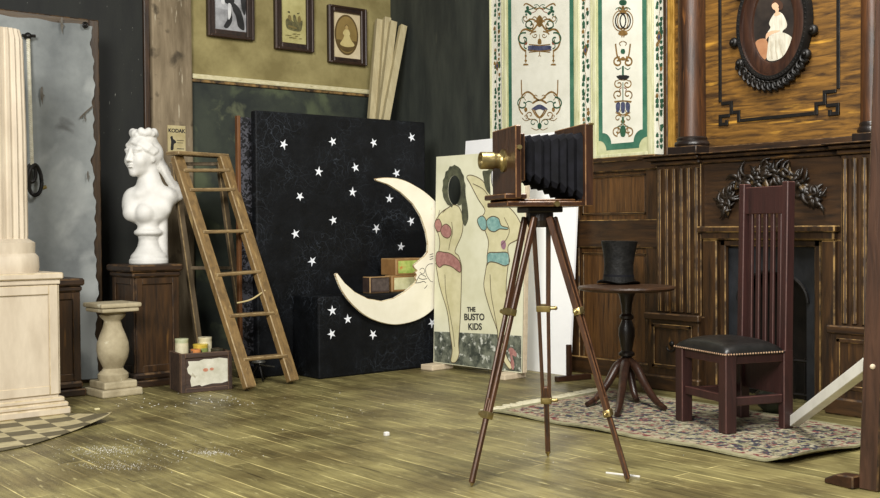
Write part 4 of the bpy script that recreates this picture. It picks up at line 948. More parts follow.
# ------------------------------------------------------------------ bust
bz = zp; bc = V((3.345,7.36,bz))
img_r = ray(1300,249)-ray(-400,249); img_r.z = 0; img_r.normalize(); away = V((-img_r.y,img_r.x,0))
bs_ = (bc-EYE).dot(ray(440,249).normalized())/F*1.02   # metres per unit of the sketch below
MBU = Matrix(((img_r.x,away.x,0,bc.x),(img_r.y,away.y,0,bc.y),(0,0,1,bc.z),(0,0,0,1))) @ Matrix.Diagonal((bs_,bs_,bs_,1))
import numpy as np
STEP = .62; G0 = np.array([-31.,-25.,-1.5]); GN = np.array([int(66/STEP), int(50/STEP), int(136/STEP)])
FX = np.full(GN, 9., dtype=np.float32)
gx = [G0[a]+STEP*np.arange(GN[a]) for a in range(3)]
def window(lo, hi, pad=7):
    sl = []
    for a in range(3):
        i0 = max(0, int((lo[a]-pad-G0[a])/STEP)); i1 = min(GN[a], int((hi[a]+pad-G0[a])/STEP)+2); sl.append(slice(i0, i1))
    return tuple(sl), np.meshgrid(gx[0][sl[0]], gx[1][sl[1]], gx[2][sl[2]], indexing='ij')
def blend(sl, d, k, sub=False):
    f = FX[sl]
    if sub: d = -d; h = np.clip(.5-.5*(f-d)/k,0,1); FX[sl] = f*(1-h)+d*h+k*h*(1-h)
    else: h = np.clip(.5+.5*(f-d)/k,0,1); FX[sl] = f*(1-h)+d*h-k*h*(1-h)
def EL(c, r, k=3., yaw=0., tilt=0., sub=False):
    m = max(r); sl, (X,Y,Z) = window([q-m for q in c],[q+m for q in c])
    Rm = np.array((Matrix.Rotation(yaw,3,'Z') @ Matrix.Rotation(tilt,3,'Y')).transposed())
    P = np.stack([X-c[0],Y-c[1],Z-c[2]]); P = np.tensordot(Rm, P, 1)
    rr = np.array(r).reshape(3,1,1,1); k0 = np.sqrt(((P/rr)**2).sum(0)); k1 = np.sqrt(((P/rr**2)**2).sum(0))+1e-6
    blend(sl, k0*(k0-1)/k1, k, sub)
def CA(pts, rad, k=3., sub=False):
    for a, c, ra, rb in zip(pts[:-1], pts[1:], rad[:-1], rad[1:]):
        a = np.array(a, float); c = np.array(c, float); m = max(ra,rb)
        sl, (X,Y,Z) = window(np.minimum(a,c)-m, np.maximum(a,c)+m); d = c-a
        P = np.stack([X-a[0],Y-a[1],Z-a[2]]); t = np.clip(np.tensordot(d, P, 1)/d.dot(d),0,1)
        blend(sl, np.sqrt(((P-d.reshape(3,1,1,1)*t)**2).sum(0))-(ra+(rb-ra)*t), k, sub)
# socle
sl, (X,Y,Z) = window((-19,-19,0),(19,19,40))
prof = np.interp(Z, [0,4,5,8,12,17,23,27,28.6,30,32,33.5,36,42], [18.6,18.6,17.6,17,13.5,10.6,9.2,10,13,13.8,13.4,11.2,10,10])
d = (np.sqrt((X+.8)**2+Y**2)-prof)*.8; blend(sl, np.maximum(np.maximum(d,-Z),Z-42), .8)
CA([(9.5,8,6),(9.5,8,52)], [6.5,6.8], 2.5)
# shoulders, chest, neck
EL((-1,3,55),(23,13,15),5); EL((-16.5,2,58),(9.5,11,13.5),6); EL((-14,3,65),(9.5,9,8.5),6); EL((21,6,66),(8.5,9,8),6); EL((6,5,68),(18,9,8),6); EL((-4,0,47),(17,11,8),5); EL((-12,3,67),(9,8,7),6)
EL((-2,-9.5,49.5),(8.6,7.2,8.8),3); EL((-16,-7,50),(7.4,6.6,8.2),3.5)
CA([(2,5,70),(0,4,78),(-1,3,90)], [12,10,9.6], 7); CA([(-8,-6,68),(0,-4,72)],[3,3],6)
# head, turned to the viewer's left
YAW = R(-30); HC = V((-5,1,105.5)); HRm = Matrix.Rotation(YAW,3,'Z')
def hp_(p): return tuple(HC+HRm @ V(p))
def HE(c, r, k=2., tilt=0., sub=False): EL(hp_(c), r, k, YAW, tilt, sub)
HE((0,3,3),(14,16.5,16)); HE((0,-5,-3),(11.6,13.2,15.5),4); HE((0,-8.5,-12),(8,7.6,7.6),4); HE((0,-13.6,-17.2),(3.8,3.2,3.4),3.5)
for e in (-1,1):
    HE((e*6.8,-11.5,-5),(4.6,4.6,5.2),4); HE((e*5.2,-13.8,5.2),(5,3.4,2.3),3); HE((e*12.4,.5,-2.5),(2,3.2,4.6),1.2)
    HE((e*4.9,-18.3,1.4),(3.7,2.5,2.5),1.6,sub=True); HE((e*4.9,-14.6,1.3),(2.7,2.4,2.0),.6); HE((e*4.9,-15.6,3.0),(3.2,1.7,.7),.6); HE((e*4.9,-15.3,-.4),(2.8,1.6,.55),.6)
CA([hp_((0,-16.6,5.5)),hp_((0,-18.8,-.5)),hp_((0,-20.6,-4.6))],[1.5,1.6,2.1],1.6)
for e in (-1,1): HE((e*1.9,-18.4,-5.4),(1.5,1.8,1.3),1.)
HE((0,-18.2,-9.2),(3.5,1.5,1.0),.8); HE((0,-17.9,-11.3),(2.9,1.6,1.15),.8); HE((0,-19.6,-10.2),(3.6,.9,.35),.4,sub=True); HE((0,-17.6,-13.6),(3.2,1.3,1.0),1.2,sub=True)
# hair: parted waves, knot, plaited crown, falling tress
for e in (-1,1):
    for q in range(3):
        CA([hp_((e*.8,-13.6+q*2.2,12.5+q*2.2)),hp_((e*7,-12.2+q*2.4,9.8+q*2)),hp_((e*11.6,-6.6+q*2.2,5.5+q*1.6)),hp_((e*13.2,-.5+q*2,2.0+q*1.5))],[2.1,2.8,2.9,2.6],1.0)
HE((0,8,2),(14.4,12.5,14),3); HE((0,1,15),(12.6,12.5,9),3)
for q in range(18):
    a = 2*math.pi*q/18; HE((10.6*math.cos(a),1+10*math.sin(a),21.6+(1.0 if q%2 else -.4)-(1.6 if abs(a-1.5*math.pi) < .3 else 0)),(3.9,3.9,4.5 if q%2 else 3.8),1.0)
HE((0,1,20),(10,9.5,5),2)
CA([(7,9,100),(12.5,10,93),(19,9,82),(26,8,72),(28.3,7,66)],[6.5,4.8,4.4,4.8,4.4],1.6); CA([(9,12,98),(16,13,88),(22,11,78),(26,10,70)],[5,4,4.4,4.4],1.4); CA([(10,7,97),(17,6.4,85),(25,4.6,73)],[2.2,2.2,2],.8)
# polygonise (surface nets)
IN = FX < 0
nb = np.zeros(GN-1, np.int32); cs = [(a,b_,c) for a in (0,1) for b_ in (0,1) for c in (0,1)]
def sh(A, c): return A[c[0]:GN[0]-1+c[0], c[1]:GN[1]-1+c[1], c[2]:GN[2]-1+c[2]]
for c in cs: nb += sh(IN, c)
mix = (nb > 0) & (nb < 8); idx = np.full(GN-1, -1, np.int64); nv_ = int(mix.sum()); idx[mix] = np.arange(nv_)
acc = np.zeros((nv_,3)); cnt = np.zeros(nv_)
for c1 in cs:
    for ax in range(3):
        if c1[ax]: continue
        c2 = list(c1); c2[ax] = 1; f1 = sh(FX,c1)[mix]; f2 = sh(FX,tuple(c2))[mix]; m_ = (f1 < 0) != (f2 < 0)
        t = np.where(m_, f1/(f1-f2+1e-12), 0); P = np.tile(np.array(c1,float),(nv_,1)); P[:,ax] += t
        acc += P*m_[:,None]; cnt += m_
vco = acc/cnt[:,None]+np.argwhere(mix); vco = vco*STEP+G0
faces = []
for ax in range(3):
    o1, o2 = [(1,2),(2,0),(0,1)][ax]; A_ = [slice(1,GN[k]-1) for k in range(3)]; B2 = list(A_); A_[ax] = slice(0,GN[ax]-1); B2[ax] = slice(1,GN[ax])
    ia = IN[tuple(A_)]; ib = IN[tuple(B2)]; e_ = np.argwhere(ia != ib); fl_ = ia[ia != ib]
    st_ = np.array([1,1,1]); st_[ax] = 0; e_ = e_+st_
    def at_(d1, d2):
        q = e_.copy(); q[:,o1] -= d1; q[:,o2] -= d2; return idx[q[:,0],q[:,1],q[:,2]]
    Q = np.stack([at_(1,1),at_(0,1),at_(0,0),at_(1,0)],1); Q[~fl_] = Q[~fl_][:,::-1]; faces.append(Q)
faces = np.concatenate(faces); me = bpy.data.meshes.new('t'); me.from_pydata(vco.tolist(), [], faces.tolist()); me.update()
b = MB(); b.bm.from_mesh(me); bpy.data.meshes.remove(me); b.bm.transform(MBU)
o = b.build('bust_statue', white_plaster, None, smooth=True, origin=bc, angle=180)
tag(o, 'white plaster bust of a woman with piled hair on the dark pedestal', 'statue')
m = o.modifiers.new('s','SMOOTH'); m.factor = .5; m.iterations = 2

# ------------------------------------------------------------------ baluster
bp_ = V((2.905,6.985,0))
stone = mat('chalky stone', (142,130,102), (182,170,140), .75, 6, bump=.25, speck=(210,204,178), speck_lo=.62, speck_scale=12)
bal = thing('stone_baluster', 'short vase shaped cream stone baluster pedestal', 'pedestal', bp_)
zb = hit(115,303,1,6.9).z; M = Matrix.Translation(bp_) @ Matrix.Rotation(R(3),4,'Z') @ Matrix.Diagonal((.87,.87,1,1))
b = MB(); b.box((-.165,-.165,0),(.165,.165,.05),.012,M=M); b.box((-.135,-.135,.05),(.135,.135,.10),.012,M=M); b.build('base', stone, bal)
b = MB(); b.lathe([(.11,.10),(.115,.12),(.115,.14),(.10,.155),(.085,.165),(.075,.18),(.085,.2),(.112,.25),(.122,.30),(.118,.35),(.098,.40),(.075,.45),(.064,.49),(.066,zb-.12),(.09,zb-.10),(.10,zb-.085),(.085,zb-.075),(.09,zb-.06)], 36, M); b.build('shaft', stone, bal, smooth=True)
b = MB(); b.box((-.15,-.15,zb-.06),(.15,.15,zb-.03),.01,M=M); b.box((-.165,-.165,zb-.03),(.165,.165,zb),.01,M=M); b.build('cap', stone, bal)

# ------------------------------------------------------------------ crate with paint tins
k0 = fl(181,393.5); k1 = fl(232,389); dx = (k1-k0).normalized(); dy = V((-dx.y,dx.x,0)); kw = (k1-k0).length; kd = .25; kh = hit(181,354,1,k0.y).z
cr = thing('wooden_crate', 'small dark brown crate with a torn white label beside the ladder', 'crate', k0)
M = Matrix(((dx.x,dy.x,0,k0.x),(dx.y,dy.y,0,k0.y),(0,0,1,0),(0,0,0,1)))
crate_m = wood('crate brown', (44,32,26), (72,54,42), 'x', rough=.7, bump=.5); crate_e = mat('crate worn edge', (112,86,62), (76,56,42), .7, 20)
th = .018
b = MB()
for (a_, c_) in (((0,0,0),(kw,th,kh)),((0,kd-th,0),(kw,kd,kh)),((0,th,0),(th,kd-th,kh)),((kw-th,th,0),(kw,kd-th,kh)),((th,th,0),(kw-th,kd-th,.03))): b.box(a_,c_,.004,wear=1,M=M)
b.build('body', [crate_m, crate_e], cr)
b = MB(); ft = .012
for (u0,u1,v0,v1) in ((0,.03,0,kh),(kw-.03,kw,0,kh),(.03,kw-.03,0,.03),(.03,kw-.03,kh-.03,kh)): b.box((u0,-ft,v0),(u1,0,v1),.003,wear=1,M=M)
b.build('batten_frame', [crate_m, crate_e], cr)
b = MB(); pts = []
for (u, v) in ((.14,.80),(.35,.79),(.45,.83),(.6,.82),(.75,.84),(.93,.80),(.94,.5),(.92,.22),(.8,.18),(.6,.19),(.4,.14),(.36,.18),(.2,.15),(.18,.3),(.2,.42),(.14,.5),(.12,.62),(.16,.7)): pts.append(M @ V((kw*u,-.0015,kh*v)))
b.prism(pts, dy, .0014); lb = b.build('paper_label', mat('torn white label', (184,181,160), (212,209,192), .7, 10, bump=.1, speck=(140,128,98), speck_lo=.64, speck_scale=14), cr)
b = MB()
for (u, v, r_) in ((.48,.55,.016),(.60,.56,.013)): b.prism([M @ V((kw*u+r_*math.cos(a)*1.2,-.0022,kh*v+r_*.8*math.sin(a))) for a in [k*.7 for k in range(9)]], -dy, 0)
b.build('red_mark', mat('faded red print', (176,110,84), (190,140,112), .7, 30, bump=0), lb)
zc = .75*kh
b = MB(); b.box((th+.002,th+.002,.03),(kw-th-.002,kd-th-.002,.045),.002,M=M)
def tin(u, v, r_, z1, name, label, body, band, lidm=None, cat='tin', z0=None, tilt=0, handle=False):
    P = M @ V((u,v,0)); z0 = .031 if z0 is None else z0
    t_ = thing(name, label, cat, (P.x,P.y,z0), 'paint tins in the crate')
    Mt = Matrix.Translation((P.x,P.y,z0)) @ Matrix.Rotation(R(tilt),4,'Y'); hh = z1-z0
    q = MB(); q.lathe([(r_,0),(r_,hh*.96),(r_*1.03,hh*.97),(r_*1.03,hh),(r_*.9,hh)], 28, Mt); q.build('can', body, t_, smooth=True)
    q = MB(); q.lathe([(r_*1.008,hh*.55),(r_*1.012,hh*.56),(r_*1.012,hh*.9),(r_*1.008,hh*.91)], 28, Mt, caps=False); q.build('label_band', band, t_, smooth=True)
    q = MB(); q.lathe([(r_*.9,hh*.985),(r_*.86,hh*1.0),(r_*.8,hh*.99)], 28, Mt); q.build('lid', lidm or brass, t_, smooth=True)
    if handle:
        q = MB(); q.tube([Mt @ V((r_*1.05*math.cos(a),-r_*.3,hh*.9+r_*.9*math.sin(a)*.8)) for a in [math.pi*k/12 for k in range(13)]], .005, 6); q.build('wire_handle', iron, t_, smooth=True)
pale_tin = mat('pale green tin', (170,176,134), (206,208,176), .45, 14, metal=0, speck=(120,110,60), speck_lo=.66, speck_scale=14); cream_tin = mat('cream tin', (190,180,146), (214,206,176), .45, 14, speck=(140,110,70), speck_lo=.62, speck_scale=14)
yel = mat('yellow paint', (196,168,52), (222,200,96), .45, 10); org = mat('orange paint', (196,116,56), (216,144,84), .45, 10); blu = mat('blue paint', (40,52,100), (62,78,130), .4, 10); grn = mat('green dripped paint', (92,116,50), (150,156,90), .5, 14); drk = mat('dark paint', (30,30,26), (70,64,44), .5, 14)
tin(.066,.178,.045,kh+.085,'paint_tin','tall pale green tin at the left of the crate',pale_tin,cream_tin,brass)
tin(.235,.185,.047,kh+.085,'paint_tin','tall cream tin with dark lid at the back of the crate',cream_tin,cream_tin,drk)
tin(.18,.12,.05,kh+.045,'paint_tin','short open tin of yellow paint in the middle of the crate',yel,grn,yel)
tin(.125,.055,.034,kh+.02,'paint_tin','low tin of orange paint with a black wire handle in the crate',org,org,org,handle=True)
tin(.285,.075,.045,kh+.012,'paint_tin','low tin of blue paint at the right of the crate',drk,blu,blu)
b.bm.free()

# ------------------------------------------------------------------ step ladder
TL = hit(177,157,1,7.22); TR = hit(223,157,1,7.22); FL = fl(250,391); FR = fl(293,384)
BL = fl(203,373); BR = FR+(BL-FL)+V((.02,-.02,0))
ld = thing('step_ladder', 'weathered wooden step ladder with paint worn rails', 'ladder', ((FL+FR)/2))
def rail(name, p, q, w, d, m_, side):
    b = MB(); b.bar(p, q, w, d, up=side, bev=.006, wear=1); b.build(name, [m_, ladder_worn], ld)
sx_ = (FR-FL).normalized()
rail('front_rail', FL+V((0,0,.02)), TL, .09, .05, ladder_wood, sx_.cross(V((0,0,1))))
rail('front_rail', FR+V((0,0,.02)), TR, .09, .05, ladder_wood, sx_.cross(V((0,0,1))))
back_off = V((0,.06,-.03))
rail('rear_leg', BL+V((0,0,.015)), TL+back_off, .05, .035, ladder_grey, sx_.cross(V((0,0,1))))
rail('rear_leg', BR+V((0,0,.015)), TR+back_off, .05, .035, ladder_grey, sx_.cross(V((0,0,1))))
def proj(p):
    v = p-EYE; c = Xc*v.x+Yc*v.y+Zc*v.z; return 440+F*c.x/-c.z, 249-F*c.y/-c.z
def on_rail(p, q, y):
    a, c = 0., 1.
    for _ in range(40):
        m_ = (a+c)/2
        if proj(p.lerp(q,m_))[1] > y: a = m_
        else: c = m_
    return p.lerp(q,a)
for (yl2, yr3) in ((170.5,170.5),(190,189.5),(232,231),(275,271.5),(316,313),(359.5,355.5)):
    a = on_rail(FL,TL,yl2); c = on_rail(FR,TR,yr3)
    b = MB(); b.bar(a, c, .085, .024, bev=.006, wear=1); b.build('step', [wood('step wood', (92,72,44),(136,112,74),'x',rough=.6) if 'step wood' not in MATS else MATS['step wood'], ladder_worn], ld)
for y_ in (268,164):
    a = on_rail(BL,TL+back_off,y_); c = on_rail(BR,TR+back_off,y_); b = MB(); b.bar(a,c,.03,.025,bev=.004); b.build('rear_brace', ladder_grey, ld)
b = MB(); m0 = TL.lerp(TR,.5)+V((0,.02,.018)); b.bar(m0-sx_*.245, m0+sx_*.225, .15, .026, bev=.006, wear=1); b.build('top_cap', [MATS['step wood'], ladder_worn], ld)
b = MB(); c0 = on_rail(FR,TR,290)+V((-.01,-.035,0)); c1 = hit(237,303,1,c0.y+.03); b.tube(spline([c0,c0.lerp(c1,.5)+V((0,0,-.02)),c1],6), .006, 6); b.build('loose_cord', mat('pale string', (186,168,120), None, .8, bump=0), ld, smooth=True)
# black wire stand on the floor behind the ladder
wp = fl(259,381)
r = thing('wire_stand', 'small black wire stand lying on the floor behind the ladder', 'stand', wp)
b = MB()
for k in range(3):
    a = 2.1*k+.4; b.tube([wp+V((0,0,.13)), wp+V((.07*math.cos(a),.07*math.sin(a),.008))], .007, 6)
b.build('leg', iron, r, smooth=True)
b = MB(); b.tube([wp+V((.045*math.cos(a),.045*math.sin(a),.14)) for a in [k*.4 for k in range(16)]], .007, 6, closed=True); b.tube([wp+V((0,0,.12)), wp+V((.14,.02,.09))], .006, 6); b.build('ring', mat('grey wire', (60,60,58), (110,108,100), .4, metal=.5), r, smooth=True)

# ------------------------------------------------------------------ rug
rug_m = bpy.data.materials.new('flowered rug'); rug_m.use_nodes = True; nt = rug_m.node_tree; N = nt.nodes; L = nt.links; bs = N['Principled BSDF']; bs.inputs['Roughness'].default_value = .9
tc = N.new('ShaderNodeTexCoord')
def vor(sc_, feat='F1'):
    v = N.new('ShaderNodeTexVoronoi'); v.inputs['Scale'].default_value = sc_; L.new(tc.outputs['Object'], v.inputs['Vector']); return v
base = lin((134,127,102))
def layer(prev, col_, node_out, lo_, hi_, inv=False):
    rp_ = N.new('ShaderNodeValToRGB'); rp_.color_ramp.elements[0].position = lo_; rp_.color_ramp.elements[1].position = hi_
    if inv: rp_.color_ramp.elements[0].color, rp_.color_ramp.elements[1].color = (1,1,1,1), (0,0,0,1)
    L.new(node_out, rp_.inputs[0]); mx = N.new('ShaderNodeMix'); mx.data_type = 'RGBA'; mx.inputs[7].default_value = lin(col_)
    L.new(rp_.outputs[0], mx.inputs[0])
    if isinstance(prev, tuple): mx.inputs[6].default_value = prev
    else: L.new(prev, mx.inputs[6])
    return mx.outputs[2]
n1 = N.new('ShaderNodeTexNoise'); n1.inputs['Scale'].default_value = 26; n1.inputs['Detail'].default_value = 4; L.new(tc.outputs['Object'], n1.inputs['Vector'])
n2 = N.new('ShaderNodeTexNoise'); n2.inputs['Scale'].default_value = 36; n2.inputs['Detail'].default_value = 4; mpp = N.new('ShaderNodeMapping'); mpp.inputs['Location'].default_value = (7,3,1); L.new(tc.outputs['Object'], mpp.inputs[0]); L.new(mpp.outputs[0], n2.inputs['Vector'])
n3 = N.new('ShaderNodeTexNoise'); n3.inputs['Scale'].default_value = 46; n3.inputs['Detail'].default_value = 4; mpq = N.new('ShaderNodeMapping'); mpq.inputs['Location'].default_value = (2,9,4); L.new(tc.outputs['Object'], mpq.inputs[0]); L.new(mpq.outputs[0], n3.inputs['Vector'])
c_ = layer(base, (166,159,134), n3.outputs[0], .52, .6); c_ = layer(c_, (38,38,52), n1.outputs[0], .505, .56); c_ = layer(c_, (120,58,56), n2.outputs[0], .58, .62); c_ = layer(c_, (84,84,60), n3.outputs[0], .36, .42, True)
L.new(c_, bs.inputs['Base Color'])
bpn = N.new('ShaderNodeBump'); bpn.inputs['Strength'].default_value = .5; L.new(n3.outputs[0], bpn.inputs['Height']); L.new(bpn.outputs[0], bs.inputs['Normal'])
rug_edge = mat('olive rug border', (118,114,84), (148,143,110), .9, 20, bump=.3)
red_band = mat('red speckled rug band', (158,146,120), (106,46,42), .9, 26, bump=.3, lo=.5, hi=.56, speck=(36,36,52), speck_lo=.58, speck_scale=30)
RC = [V((4.30,4.74,0)), V((4.335,2.80,0)), V((5.40,2.70,0)), V((5.50,4.86,0))]
rg = thing('floor_rug', 'worn flowered rug with cream border under the chair and round table', 'rug', (4.9,3.8,0))
def rp2(u, v): return RC[0].lerp(RC[1],u).lerp(RC[3].lerp(RC[2],u),v)
def rz_(u, v):
    z = .004+.004*math.sin(u*19+v*3)*(1 if v < .06 else 0)
    if v < .05: z += .004
    if u > .95 : z += .035*((u-.95)/.05)**1.5*(.4+.6*abs(math.sin(v*5+.6)))
    return z
b = MB(); t = bmesh.new(); nu, nv = 80, 50; g = [[t.verts.new(rp2(i/nu,j/nv)+V((0,.0 if j else .012*math.sin(i*.5),rz_(i/nu,j/nv)))) for j in range(nv+1)] for i in range(nu+1)]
for i in range(nu):
    for j in range(nv):
        f = t.faces.new((g[i][j],g[i+1][j],g[i+1][j+1],g[i][j+1])); u = min(i+.5, nu-i-.5)/nu*1.95; v = min(j+.5, nv-j-.5)/nv*1.1; d_ = min(u,v)
        f.material_index = 1 if d_ < .05 else (2 if d_ < .10 else (0 if d_ < .22 or d_ > .25 else 1))
r_ = bmesh.ops.extrude_face_region(t, geom=t.faces[:])
for v in [e for e in r_['geom'] if isinstance(e, bmesh.types.BMVert)]: v.co.z += .009
bmesh.ops.recalc_face_normals(t, faces=t.faces[:]); b.add(t); b.build('pile', [rug_m, rug_edge, red_band], rg, smooth=True, angle=50)
b = MB()
for k in range(260):
    v = random.random(); p = rp2(0,v)+V((0,.0,.006)); q = p+V((random.uniform(-.04,.04),random.uniform(.05,.14),-.003)); b.tube([p,p.lerp(q,.5)+V((random.uniform(-.015,.015),0,.004)),q], .0035, 4)
fo = b.build('fringe', mat('cream fringe', (176,168,138), (198,192,166), .9, 20), rg); fo['kind'] = 'stuff'
RUGZ = .014

# ------------------------------------------------------------------ round table and hat
tcn = fl(627,400); tz = .725
ct_ = depth(627,287,0); 
fw_ = ray(440,249).normalized()
tb = thing('tripod_table', 'small round dark tripod table on the rug', 'table', (tcn.x,tcn.y,RUGZ))
M = Matrix.Translation((tcn.x,tcn.y,0)); rt = .305
table_top_m = wood('table top brown', (44,28,18),(78,52,32),'x',rough=.4)
b = MB(); b.lathe([(rt*.9,tz-.03),(rt*.98,tz-.022),(rt,tz-.012),(rt*.985,tz-.002),(rt*.95,tz)], 64, M); b.build('table_top', table_top_m, tb, smooth=True)
b = MB(); b.lathe([(.035,.13),(.045,.16),(.05,.22),(.045,.26),(.03,.275),(.05,.285),(.05,.30),(.034,.315),(.042,.36),(.052,.41),(.05,.46),(.036,.495),(.03,.51),(.045,.52),(.045,.535),(.03,.55),(.034,.6),(.045,.655),(.05,.67),(.07,.695)], 28, M); b.build('turned_post', black_wood, tb, smooth=True)
for (fx, fy) in ((587,407),(617,417.5),(637,403),(665,411)):
    e = fl(fx,fy,RUGZ); d_ = e-V((tcn.x,tcn.y,0)); d_.z = 0; c0 = V((tcn.x,tcn.y,0)); 
    pts = spline([c0+d_*.08+V((0,0,.24)), c0+d_*.25+V((0,0,.225)), c0+d_*.5+V((0,0,.13)), c0+d_*.78+V((0,0,.055)), c0+d_+V((0,0,RUGZ+.016))],6)
    n = len(pts); b = MB(); b.tube(pts, [.034-.018*k/(n-1) for k in range(n)], 10); b.build('leg', mahogany, tb, smooth=True)
hp = V((0,0,0)); hp = fl(618.5,284,tz)
ht_ = thing('top_hat', 'battered black top hat on the round table', 'hat', (hp.x,hp.y,tz))
hs = 6.75/F; Mh = Matrix.Translation((hp.x,hp.y,tz)) @ Matrix.Rotation(R(2),4,'Y')
b = MB(); b.lathe([(16.8*hs,.012),(15.5*hs,.07),(15.3*hs,.13),(16.8*hs,.21),(19*hs,44*hs),(19.2*hs,44.6*hs),(18*hs,45.2*hs),(10*hs,44.6*hs)], 40, Mh); b.build('crown', hat_black, ht_, smooth=True)
b = MB(); n = 48; t = bmesh.new(); rings = []
for (rr, dz) in ((15*hs,.014),(18*hs,.011),(22*hs,.012),(22.8*hs,.009),(22*hs,.004),(15*hs,.003)):
    rings.append([t.verts.new((rr*math.cos(2*math.pi*i/n), rr*math.sin(2*math.pi*i/n), dz+.014*(rr/(22*hs))**3*math.cos(4*math.pi*i/n)**2*(1 if rr > 17*hs else 0))) for i in range(n)])
for i in range(len(rings)-1):
    for j in range(n): t.faces.new((rings[i][j],rings[i][(j+1)%n],rings[i+1][(j+1)%n],rings[i+1][j]))
bmesh.ops.recalc_face_normals(t, faces=t.faces[:]); b.add(t, Mh); b.build('brim', hat_black, ht_, smooth=True)
b = MB(); b.lathe([(16.4*hs,.028),(16.3*hs,.03),(15.8*hs,.06),(15.7*hs,.062)], 40, Mh, caps=False); b.build('band', black_cloth, ht_, smooth=True)

# ------------------------------------------------------------------ chair
A_ = fl(684,420.5,RUGZ); B_ = fl(727.5,433,RUGZ); C_ = fl(787,428,RUGZ); 
fx = (B_-A_); fx.z = 0; fxl = fx.length; fx.normalize(); sd = V((-fx.y,fx.x,0))
if (C_-B_).dot(sd) < 0: sd = -sd
dl = (C_-B_).dot(sd)
ch = thing('high_back_chair', 'red stained tall slat back chair with black leather seat', 'chair', (A_+B_)/2+sd*dl/2)
def cp(u, v, z): return A_+fx*u+sd*v+V((0,0,z-RUGZ))
Mc = Matrix(((fx.x,sd.x,0,A_.x),(fx.y,sd.y,0,A_.y),(0,0,1,0),(0,0,0,1)))
hl = .034; zsr = .435; zbk = 1.335
cmat = [chair_red, mat('chair worn edge', (86,52,43), (62,36,32), .5, 20)]
def cbx(name, a, c, bev=.004, wear=1, m_=None):
    b = MB(); b.box(a, c, bev, wear, M=Mc); return b.build(name, m_ or cmat, ch)
for u in (0, fxl): cbx('leg', (u-hl,-hl,RUGZ),(u+hl,hl,zsr))
for u in (0, fxl): 
    uu = u*.93+.03; b = MB(); b.box((uu-hl*.72,dl-hl,RUGZ),(uu+hl*.72,dl+hl*.8,zsr),.004,1,M=Mc)
    b.bar(Mc @ V((uu,dl,zsr-.02)), Mc @ V((uu+.008,dl+.012,zbk)), hl*1.4, hl*1.5, up=sd, bev=.004, wear=1); b.build('back_post', cmat, ch)
def bk(z): return dl+.012*(z-zsr)/(zbk-zsr)
cbx('front_rail', (hl,-.02,zsr-.06),(fxl-hl,.02,zsr-.005)); cbx('side_rail', (-.02,hl,zsr-.06),(.02,dl-hl,zsr-.005)); cbx('side_rail', (fxl-.02,hl,zsr-.06),(fxl+.02,dl-hl,zsr-.005))
cbx('stretcher', (hl,-.018,.17),(fxl-hl,.018,.215)); cbx('stretcher', (-.018,hl,.155),(.018,dl-hl,.2)); cbx('stretcher', (fxl-.018,hl,.155),(fxl+.018,dl-hl,.2))
cbx('back_panel', (hl,dl-.012,.19),(fxl-hl,dl+.012,zsr-.01))
b = MB(); z0, z1 = 1.165, 1.315; b.prism([Mc @ V((u,v,z)) for u, v, z in ((.05,bk(z0)-.014,z0),(fxl*.93+.02,bk(z0)-.014,z0),(fxl*.93+.02,bk(z1)-.014,z1),(.05,bk(z1)-.014,z1))], sd, .028, bev=.004, wear=1); b.build('crest_rail', cmat, ch)
for k in range(5):
    u = .036+fxl*.93*(k+1)/6; b = MB(); b.bar(Mc @ V((u,bk(.42),.42)), Mc @ V((u,bk(1.17),1.17)), .030, .016, up=sd, bev=.003, wear=1); b.build('slat', cmat, ch)
# upholstered seat: domed cushion
t = bmesh.new(); n = 18; g = []
seat_m = mat('black seat leather', (16,15,14), (30,28,26), .38, 14, bump=.3)
b = MB()
for i in range(n+1):
    row = []
    for j in range(n+1):
        u = i/n; v = j/n; e = (1-abs(2*u-1)**3.0)*(1-abs(2*v-1)**3.0); k = min(1, 6*min(u,1-u,v,1-v)+.0)
        row.append(t.verts.new((-hl+.0+(fxl+2*hl)*u, -hl-.004+(dl-hl+hl+.002)*v, zsr-.004+.056*(e**.35 if e > 0 else 0)+.012*e)))
    g.append(row)
for i in range(n):
    for j in range(n): t.faces.new((g[i][j],g[i+1][j],g[i+1][j+1],g[i][j+1]))
r_ = bmesh.ops.extrude_face_region(t, geom=t.faces[:]); 
for v in [e for e in r_['geom'] if isinstance(e, bmesh.types.BMVert)]: v.co.z = zsr-.012 if v.co.z > 0 else v.co.z
bmesh.ops.recalc_face_normals(t, faces=t.faces[:]); b.add(t, Mc); seat = b.build('seat_cushion', seat_m, ch, smooth=True, angle=60)
b = MB()
def stud(u, v): b.ball(Mc @ V((u,v,zsr-.006)), .0055, sub=1)
for k in range(26): stud(-hl+(fxl+2*hl)*k/25, -hl-.004)
for k in range(22): stud(fxl+hl+.001, -hl+dl*k/22); stud(-hl-.001, -hl+dl*k/22)
so = b.build('stud_trim', mat('pale stud trim', (150,118,92), (180,150,120), .5, 20), seat, smooth=True)
# dark vessel on the hearth behind the chair
hv = fl(770,399)+V((.28,.02,0)); hv = V((5.50,3.62,RUGZ)); 
b = MB(); Mv = Matrix.Translation(hv); b.lathe([(.05,0),(.085,.03),(.105,.07),(.10,.11),(.07,.135),(.05,.145),(.055,.155),(.048,.15)], 32, Mv)
o = b.build('dark_vessel', mat('dark green glaze', (22,26,18), (44,48,32), .3, 8), None, smooth=True); tag(o, 'low dark green rounded vessel on the rug behind the chair', 'vessel')

